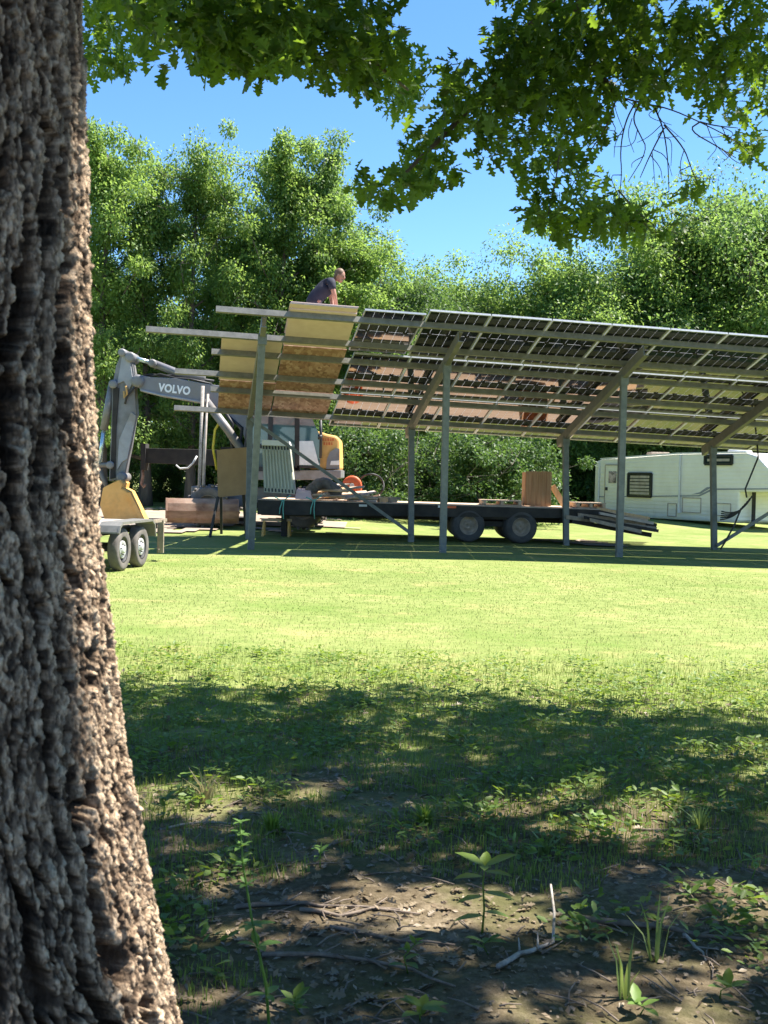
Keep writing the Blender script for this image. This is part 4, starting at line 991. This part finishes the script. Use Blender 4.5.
# limbs overhead
lb = MB()
top = Vector((-.76, 1.62, 3.35))
def limb(pts, r0, r1, n=9):
    pts = [Vector(p) for p in pts]
    for _ in range(2): pts = [pts[0]] + [q for a, b in zip(pts, pts[1:]) for q in (a.lerp(b, .25), a.lerp(b, .75))] + [pts[-1]]
    k = len(pts); lb.tube(pts, [r0+(r1-r0)*i/(k-1) for i in range(k)], n)
limb([top, (-.78, 1.7, 5.0), (-.7, 1.8, 7), (-.4, 2, 9.3)], .25, .06, 12)
limb([(-.78, 1.7, 4.3), (.4, 2.6, 5.3), (2.0, 4.0, 5.7), (3.6, 5.6, 5.4), (4.6, 6.6, 4.9)], .13, .03)
limb([(-.77, 1.7, 4.8), (-.4, 3.2, 5.4), (-.3, 5.2, 5.2), (-.2, 6.6, 4.6)], .12, .03)
limb([(-.75, 1.75, 5.5), (1.5, 2.2, 6.6), (4, 2.6, 7.2), (7, 3, 7.0)], .12, .03)
limb([(-.75, 1.75, 6.0), (-2.4, 2.2, 7), (-4, 3, 7.2)], .09, .03)
limb([(-.6, 1.8, 6.6), (.6, 4, 7.6), (2.2, 6.2, 7.6)], .09, .03)
limb([(2.0, 4.0, 5.7), (2.0, 5.4, 5.4), at(560, 10, 6.6), at(590, 60, 6.6), at(617, 96, 6.6)], .04, .010)
limb([(2.0, 5.4, 5.4), at(520, 40, 6.3), at(470, 110, 6.2), at(400, 178, 6.1)], .03, .008)
limb([(-.3, 5.2, 5.2), at(300, -20, 6), at(360, 50, 6.1), at(408, 90, 6.8)], .03, .007)
for pts in [[(617, 96), (640, 103), (668, 108), (700, 122), (735, 140), (748, 152)], [(636, 101), (625, 122), (620, 150), (622, 175), (618, 205)], [(640, 103), (632, 118), (640, 135), (648, 150), (628, 182)], [(655, 108), (664, 130), (668, 160), (669, 192)], [(664, 125), (684, 148), (690, 165), (700, 190)], [(664, 128), (650, 155), (640, 178)], [(700, 122), (688, 130), (720, 148), (736, 158)], [(617, 96), (606, 130), (590, 150), (565, 200)], [(618, 190), (640, 215), (655, 226)], [(700, 122), (716, 126), (738, 128)], [(560, 150), (556, 180), (548, 215)]]:
    k = len(pts); limb([at(u, v, 6.55 + .05*math.sin(i*2+u)) for i, (u, v) in enumerate(pts)], .0055, .002, 5)
    for _ in range(3):
        i = random.randrange(1, len(pts)); a, b = at(*pts[i-1], 6.55), at(*pts[i], 6.55); p = a.lerp(b, random.random())
        limb([p, p + Vector((random.uniform(-.09, .09), random.uniform(-.05, .05), random.uniform(-.10, -.01))), p + Vector((random.uniform(-.16, .16), random.uniform(-.08, .08), random.uniform(-.20, -.04)))], .003, .0015, 5)
lb.build('limbs', M['trunk'], oak, OO, True)
# leaf: lobed oak outline, two halves folded at the midrib
half = [(.10, .012), (.2, .03), (.24, .15), (.31, .19), (.36, .07), (.44, .085), (.50, .27), (.57, .31), (.615, .12), (.68, .12), (.745, .26), (.81, .25), (.845, .11), (.91, .13), (.96, .07)]
tv = [(0, 0, 0)] + [(a, b, .22*b - .10*a*a) for a, b in half] + [(1, 0, -.10)] + [(a, -b, .22*b - .10*a*a) for a, b in half]
nh = len(half)
tf = [tuple([0] + list(range(1, nh+2))), tuple([0, nh+1] + list(range(2*nh+1, nh+1, -1)))]
LP, LD, LN, LS = [], [], [], []
def rosettes(cs, size, nper=(5, 9), g=rng):
    for c in cs:
        n = int(g.integers(*nper)); ax_ = norm(g.normal(size=(1, 3))*np.array([1, 1, .35]) + np.array([[0, 0, -.25]]))[0]
        a = norm(np.cross(ax_, g.normal(size=3))); b = np.cross(ax_, a)
        ph = g.random(n)*.7 + np.arange(n)*2.4
        d = ax_*g.uniform(.1, .8, (n, 1)) + (np.cos(ph)[:, None]*a + np.sin(ph)[:, None]*b)*.9; d[:, 2] -= g.uniform(.05, .55, n)
        nn = np.array([0, 0, 1.]) + g.normal(size=(n, 3))*.45
        LP.append(np.array(c) + ax_*g.uniform(-.10, .05, (n, 1)) + g.normal(size=(n, 3))*.012); LD.append(d); LN.append(nn); LS.append(size*g.uniform(.65, 1.2, n))
vis = [  # u, v, half width, half height, depth, rosettes
    (175, 5, 55, 42, 5.4, 46), (235, 18, 60, 48, 5.6, 62), (300, 22, 55, 50, 5.6, 60), (355, 22, 45, 48, 5.7, 44), (262, 45, 45, 35, 5.3, 24), (372, 62, 30, 34, 6.3, 24), (402, 88, 24, 26, 7.6, 24), (330, 60, 40, 24, 5.8, 16), (410, 55, 14, 30, 7.4, 9), (200, 45, 40, 26, 5.5, 18),
    (98, 45, 22, 38, 8.0, 26), (95, 5, 45, 30, 7.4, 24), (118, 60, 14, 22, 8, 9), (150, 45, 16, 22, 6, 8),
    (545, 60, 60, 50, 6.3, 70), (480, 105, 42, 40, 6.3, 40), (400, 180, 42, 20, 6.2, 26), (435, 150, 32, 26, 6.2, 18), (505, 130, 35, 36, 6.4, 28), (575, 100, 48, 46, 6.6, 44), (560, 10, 75, 45, 6.3, 60), (640, 28, 70, 48, 6.5, 72), (725, 40, 60, 55, 6.6, 62), (690, 85, 50, 24, 6.7, 20), (755, 100, 24, 45, 7.4, 20), (640, 78, 40, 22, 6.6, 18), (560, 155, 22, 34, 6.6, 14), (562, 210, 30, 26, 6.6, 24), (608, 214, 36, 18, 6.6, 22), (650, 222, 26, 16, 6.7, 12), (585, 180, 22, 24, 6.6, 8), (460, 70, 22, 24, 6.4, 9), (745, 148, 18, 14, 7.0, 6), (690, 195, 10, 10, 6.6, 3), (525, 170, 16, 20, 6.5, 7)]
for u, v, ru, rv_, Yd, n in vis:
    pts = []
    while len(pts) < int(n*.82):
        a, b, c_ = rng.uniform(-1, 1, 3)
        if a*a+b*b+c_*c_ > 1: continue
        pts.append(at(u+a*ru, v+b*rv_, Yd + c_*.7))
    rosettes(pts, .112 if Yd < 7 else .11, (6, 11))
# crown above the picture, which throws the dappled shade
gaps = [(Vector(a), b) for a, b in (((-.38, 1.42, 1.05), .58), ((-.36, 1.40, .55), .45), ((.34, 3.75, .2), .30), ((-.46, 2.95, .45), .28), ((-.85, 5.0, 0), .34), ((.95, 4.85, 0), .34), ((1.25, 3.9, 0), .26), ((-.1, 6.0, 0), .22), ((2.3, 6.1, 0), .4), ((.6, 3.05, 0), .22))]
cs = []
while len(cs) < 8200:
    x, y, z = rng.uniform(-3.5, 9.5), rng.uniform(-1, 8.9), rng.uniform(4.4, 8.6)
    if z < CAMH + max(y, 0)*.47 + .45: continue
    if math.hypot((x-1.5)/8.5, (y-2.2)/7.0) > 1: continue
    q = Vector((x, y, z))
    if any((q-g - SUN*(q-g).dot(SUN)).length < r_g for g, r_g in gaps) and rng.random() > .06: continue
    if float(fbm(np.array(x*.75), np.array(y*.75), z*.5, 2)) < .24: continue
    cs.append((x, y, z))
rosettes(cs, .19, (7, 12))
leaf_cloud('foliage', tv, tf, np.concatenate(LP)-np.array(OO), np.concatenate(LD), np.concatenate(LN), np.concatenate(LS), M['oak_leaf'], oak)

# ------------------------------------------------------------------ grass, litter, twigs, weeds
def blades(name, n, fn, hgt, wid, mat, label_kind='stuff', lean=.5):
    x, y = fn(n); z = groundz(x, y); k = len(x)
    a = rng.random(k)*2*PI; h = hgt[0] + (hgt[1]-hgt[0])*rng.random(k)**1.6; w = wid*(.6+.8*rng.random(k))
    w = w*np.maximum(1, y/9.0)
    dx, dy = np.cos(a), np.sin(a); la = rng.random(k)*2*PI; ll = h*lean*rng.random(k)
    b0 = np.stack([x-dx*w/2, y-dy*w/2, z-.01], -1); b1 = np.stack([x+dx*w/2, y+dy*w/2, z-.01], -1)
    m0 = np.stack([x-dx*w*.4+np.cos(la)*ll*.3, y-dy*w*.4+np.sin(la)*ll*.3, z+h*.6], -1); m1 = np.stack([x+dx*w*.4+np.cos(la)*ll*.3, y+dy*w*.4+np.sin(la)*ll*.3, z+h*.6], -1)
    t = np.stack([x+np.cos(la)*ll, y+np.sin(la)*ll, z+h], -1)
    V = np.stack([b0, b1, m1, m0, t], 1).reshape(-1, 3)
    base = (np.arange(k)*5)[:, None]; L = (base + np.array([0, 1, 2, 3, 3, 2, 4])[None]).ravel(); S = ((np.arange(k)*7)[:, None] + np.array([0, 4])[None]).ravel()
    return tag(raw_mesh(name, V, L, S, None, mat), kind=label_kind)
def area(y0, y1, powr, thr):
    def fn(n):
        y = y0 + (y1-y0)*rng.random(n)**powr; x = (rng.random(n)*2-1)*(1.2+.42*y) + .1*y*0
        d = fbm(x*.8+3, y*.8, 1., 3) + .35*fbm(x*3, y*3, 2., 2)
        k = (d + .25*sstep(4.5, 9, y) > thr) & (rng.random(n) < sstep(y1, y1-.45*(y1-y0), y)); return x[k], y[k]
    return fn
blades('grass', 150000, area(2.4, 10, .8, .55), (.015, .06), .0035, M['grass_green'])
blades('grass', 90000, area(7.0, 22, .9, .45), (.008, .022), .004, M['grass'])
blades('grass', 9000, area(2.4, 14, .8, .6), (.015, .05), .0035, M['dry_grass'])

# leaf litter
n = 5200; y = 2.3 + 5.8*rng.random(n)**1.1; x = (rng.random(n)*2-1)*(1.0+.42*y)
k = fbm(x*1.3, y*1.3, 7., 3) > .42; x, y = x[k], y[k]; n = len(x)
pos = np.stack([x, y, groundz(x, y)+.008], -1); d = rng.normal(size=(n, 3)); d[:, 2] *= .15
M['litter'] = foliage('litter', (.09, .064, .036), (.27, .21, .13), (.18, .13, .07), .1)
tag(leaf_cloud('leaf_litter', tv, tf, pos, d, np.array([0, 0, 1.]) + rng.normal(size=(n, 3))*.35, .06*rng.uniform(.35, 1.15, n), M['litter']), kind='stuff')
n = 16000; y = 2.3 + 5.2*rng.random(n)**1.1; x = (rng.random(n)*2-1)*(1.0+.42*y)
k = fbm(x*1.1+5, y*1.1, 9., 3) > .40; x, y = x[k], y[k]; n = len(x)
pos = np.stack([x, y, groundz(x, y)+.006], -1); d = rng.normal(size=(n, 3)); d[:, 2] *= .25
tag(leaf_cloud('bark_litter', QUAD[0], QUAD[1], pos, d, np.array([0, 0, 1.]) + rng.normal(size=(n, 3))*.5, rng.uniform(.008, .034, n), M['litter']), kind='stuff')
# low leafy ground cover among the grass
cx = []; g9 = np.random.default_rng(9)
while len(cx) < 1300:
    yy = 3.2 + 6.0*g9.random(); xx = (g9.random()*2-1)*(.8+.4*yy)
    if fbm(np.array(xx*.9+11), np.array(yy*.9), 3.) + .22*min(1, (yy-3.2)/2.5) > .55: cx.append((xx, yy))
P, D, N, S = [], [], [], []
for xx, yy in cx:
    k = int(g9.integers(6, 22)); a = g9.random(k)*2*PI; rr = g9.random(k)*.09; hh = g9.random(k)*.05+.012
    px, py = xx+np.cos(a)*rr, yy+np.sin(a)*rr
    P.append(np.stack([px, py, groundz(px, py)+hh], -1)); D.append(np.stack([np.cos(a), np.sin(a), g9.uniform(-.2, .6, k)], -1)); N.append(np.array([0, 0, 1.])+g9.normal(size=(k, 3))*.3); S.append(g9.uniform(.02, .055, k))
tag(leaf_cloud('ground_cover', [(0, 0, 0), (.4, .24, .04), (.8, .17, .02), (1, 0, -.05), (.8, -.17, .02), (.4, -.24, .04)], [(0, 1, 2, 3), (0, 3, 4, 5)][::-1], np.concatenate(P), np.concatenate(D), np.concatenate(N), np.concatenate(S), M['weed']), kind='stuff')
bt_ = MB()
for _ in range(1100):
    yy = 2.3 + 5*random.random()**1.2; xx = random.uniform(-1, 1)*(1+.4*yy); a = random.uniform(0, PI); L = random.uniform(.03, .16)
    p = Vector((xx, yy, float(groundz(xx, yy))+.006)); q = p + Vector((math.cos(a)*L, math.sin(a)*L, 0)); q.z = float(groundz(q.x, q.y))+random.uniform(.004, .02)
    bt_.tube([p, (p+q)/2+Vector((random.uniform(-.01, .01), 0, .004)), q], [.003, .0025, .0015], 5)
tag(bt_.build('twig_litter', M['twig'], smooth=True), kind='stuff')
# larger fallen sticks
def fallen(pix, r, mat, label, lift=None):
    pts = []
    for i, (u, v) in enumerate(pix):
        p = gpix(u, v); p.z = float(groundz(p.x, p.y)) + r*.8 + (lift[i] if lift else 0); pts.append(p)
    P2 = [pts[0]]
    for a, b in zip(pts, pts[1:]): P2 += [(a+b)/2 + Vector((random.uniform(-.01, .01), random.uniform(-.012, .012), .003)), b]
    k = len(P2); m = MB().tube(P2, [r*(1-.6*i/(k-1)) for i in range(k)], 7)
    for i in (2, 4):
        if i < k-1:
            d = (P2[i+1]-P2[i-1]).normalized(); q = P2[i] + Vector((d.x*.06-d.y*.05, d.y*.06+d.x*.05, .015)); m.tube([P2[i], q], [r*.5, r*.2], 5)
    return tag(m.build('fallen_stick', mat, origin=pts[0], smooth=True), label, 'stick', 'fallen sticks on the bare ground')
fallen([(498, 972), (520, 956), (538, 950), (553, 944), (550, 915)], .009, M['pale_twig'], 'pale bent stick with an upturned end, right of the broad leaved seedling', [0, 0, 0, 0, .09])
fallen([(236, 910), (285, 906), (320, 909), (400, 912)], .009, M['twig'], 'pale brown stick lying level behind the tall thin weed stalk')
fallen([(300, 912), (340, 920), (372, 911), (420, 916)], .008, M['twig'], 'crooked stick crossing other sticks just right of the weed stalk')
fallen([(262, 958), (320, 956), (370, 962), (412, 970), (455, 990)], .008, M['twig'], 'long dark stick nearest the camera, running to the lower middle')
fallen([(330, 930), (400, 945), (455, 948)], .007, M['twig'], 'thin dark stick lying in shade left of the seedling')
fallen([(580, 922), (650, 928), (700, 938), (768, 945)], .012, M['twig'], 'thick dark stick half buried at the right edge')
fallen([(684, 935), (695, 948), (706, 962)], .007, M['pale_twig'], 'short pale stick lying at the right, end pointing to the camera')
fallen([(636, 830), (690, 832), (728, 830)], .007, M['twig'], 'short dark stick farther back among the grass at the right')
fallen([(160, 830), (200, 822), (240, 824)], .006, M['pale_twig'], 'short pale stick in the sunny patch beside the oak trunk')
# weeds
OV = ([(0, 0, 0), (.2, .16, .03), (.5, .23, .05), (.8, .13, .0), (1, 0, -.08), (.8, -.13, .0), (.5, -.23, .05), (.2, -.16, .03), (.5, 0, .0)], [(0, 8, 2, 1), (8, 4, 3, 2), (0, 7, 6, 8), (8, 6, 5, 4)])
def plant(name, base, stem_pts, leaves, mat, label, cat='weed', group=None, sr=.003):
    """stem_pts relative to base; leaves: (position along stem, azimuth, elevation, length)"""
    r = thing(name, label, cat, base, group); o = Vector(base)
    pts = [o + Vector(p) for p in stem_pts]; k = len(pts)
    MB().tube(pts, [sr*(1-.5*i/max(1, k-1)) for i in range(k)], 6).build('stem', mat, r, o, True)
    P, D, N, S = [], [], [], []
    for f, az, elv, L in leaves:
        q = f*(k-1); i = min(int(q), k-2); p = pts[i].lerp(pts[i+1], q-i) - o
        P.append(p); D.append((math.cos(az)*math.cos(elv), math.sin(az)*math.cos(elv), math.sin(elv))); N.append((-math.cos(az)*math.sin(elv)*.8, -math.sin(az)*math.sin(elv)*.8, 1)); S.append(L)
    leaf_cloud('leaves', OV[0], OV[1], np.array([tuple(p) for p in P]), np.array(D), np.array(N), np.array(S), mat, r)
    return r
gb = lambda u, v: (lambda p: Vector((p.x, p.y, float(groundz(p.x, p.y)))))(gpix(u, v))
r8 = random.Random(8)
# tall thin stalk with whorls
b = gb(272, 1060); Yb = b.y
top_ = at(240, 822, Yb+.05); pts = [Vector((0, 0, 0)), at(266, 985, Yb)-b, at(252, 920, Yb+.02)-b, at(243, 865, Yb+.04)-b, top_-b]
lv = []
for f, n, L in ((.22, 3, .06), (.40, 4, .075), (.48, 6, .06), (.66, 6, .04), (.76, 5, .033), (.86, 6, .04), (.93, 6, .04), (1, 6, .03)):
    for k in range(n): lv.append((f, k*2*PI/n+f*5, r8.uniform(-.1, .6), .8*L*r8.uniform(.7, 1.2)))
plant('tall_weed', b, pts, lv, M['weed_pale'], 'tall thin stalk with whorls of small leaves beside the oak trunk', 'weed', sr=.0045)
# seedling with broad leaves
b = gb(482, 935)
plant('seedling', b, [(0, 0, 0), (.005, 0, .08), (0, .01, .16), (.004, 0, .215)], [(1, .25, .35, .115), (1, 2.6, .3, .11), (.9, -.3, .0, .09), (.8, 3.4, .05, .10), (.55, -.2, -.1, .10), (.5, 3.3, -.15, .09), (.95, 1.4, .5, .08), (.3, .2, -.2, .09), (.25, 3.0, -.2, .10), (1, 4.6, .25, .08)], M['weed'], 'seedling with broad pale leaves standing alone in the bare shade', 'seedling', sr=.004)
specs = [(408, 972, .10, 8, .06, 'clover like weed between the seedling and the weed stalk'), (488, 955, .06, 6, .07, 'low weed with drooping leaves at the foot of the seedling'), (752, 880, .09, 7, .045, 'small bright upright weed near the right edge'), (160, 822, .12, 14, .055, 'leafy weed against the right side of the oak trunk'), (300, 1012, .05, 9, .06, 'low leafy weed just right of the weed stalk near the camera'), (585, 800, .10, 10, .05, 'small weed in the half shade right of the middle'), (600, 828, .05, 8, .06, 'low weed in the sunny patch at centre right'), (385, 775, .12, 10, .05, 'bright weed at the border of the sunlit lawn'), (520, 800, .09, 9, .05, 'bright weed at the edge of grass near the middle'), (690, 905, .04, 6, .05, 'tiny weed in the sun fleck at right'), (420, 1020, .04, 7, .08, 'broad leaved weed cut by the lower edge near the middle'), (640, 1015, .04, 7, .06, 'small weed at the lower edge right of the pale bent stick'), (320, 870, .10, 12, .045, 'feathery weed in the shade behind the sticks'), (212, 985, .05, 8, .055, 'dark weed by the foot of the oak trunk'), (720, 1000, .05, 7, .06, 'low weed near the lower right corner'), (460, 815, .08, 9, .045, 'shaded weed left of the sunny patch'), (345, 800, .08, 9, .05, 'shaded weed behind the feathery weed')]
for u, v, h, n, L, lab in specs:
    b = gb(u, v); lv = [(r8.uniform(.25, 1), k*2.4+r8.random(), r8.uniform(-.1, .6), L*r8.uniform(.6, 1.15)) for k in range(n)]
    plant('small_weed', b, [(0, 0, 0), (r8.uniform(-.02, .02), 0, h*.5), (r8.uniform(-.03, .03), r8.uniform(-.02, .02), h)], lv, M['weed'] if r8.random() < .6 else M['weed_pale'], lab, 'weed', 'small weeds on the shaded ground', .0025)
def tuft(u, v, n, h, spread, mat, label):
    b = gb(u, v); k = n; a = rng.random(k)*2*PI; V = []; L = []; S = []
    for i in range(k):
        hh = h*rng.uniform(.5, 1.1); dx, dy = math.cos(a[i]), math.sin(a[i]); sp = spread*rng.uniform(.2, 1); w = .005*rng.uniform(.7, 1.3); p0 = Vector((dx*.02*rng.random(), dy*.02*rng.random(), -.01)); s = Vector((-dy, dx, 0))*w
        c = len(V); pm_ = p0 + Vector((dx*sp*.3, dy*sp*.3, hh*.6)); pt_ = p0 + Vector((dx*sp, dy*sp, hh))
        V += [p0-s, p0+s, pm_+s*.8, pm_-s*.8, pt_]; S += [len(L), len(L)+4]; L += [c, c+1, c+2, c+3, c+3, c+2, c+4]
    o = raw_mesh('grass_tuft', np.array([tuple(p) for p in V]), np.array(L), np.array(S), None, mat, loc=b)
    return tag(o, label, 'grass tuft', 'single tufts of taller grass')
tuft(205, 800, 26, .14, .12, M['dry_grass'], 'pale straw coloured tuft in the sun patch near the oak trunk')
tuft(655, 958, 9, .20, .12, M['grass'], 'tall thin green blades standing right of the pale bent stick')
tuft(625, 1000, 7, .20, .06, M['grass'], 'sparse upright blades at the lower right of the middle')
tuft(272, 830, 60, .10, .06, M['weed'], 'dense dark green tuft in the shade right of the straw tuft')
tuft(425, 825, 60, .10, .10, M['weed'], 'dense shaded tuft in the middle of the shade')
tuft(700, 830, 40, .12, .10, M['grass'], 'grass tuft beside the short dark stick at right')
tuft(545, 850, 30, .09, .09, M['grass'], 'grass tuft left of the sunny patch at centre right')
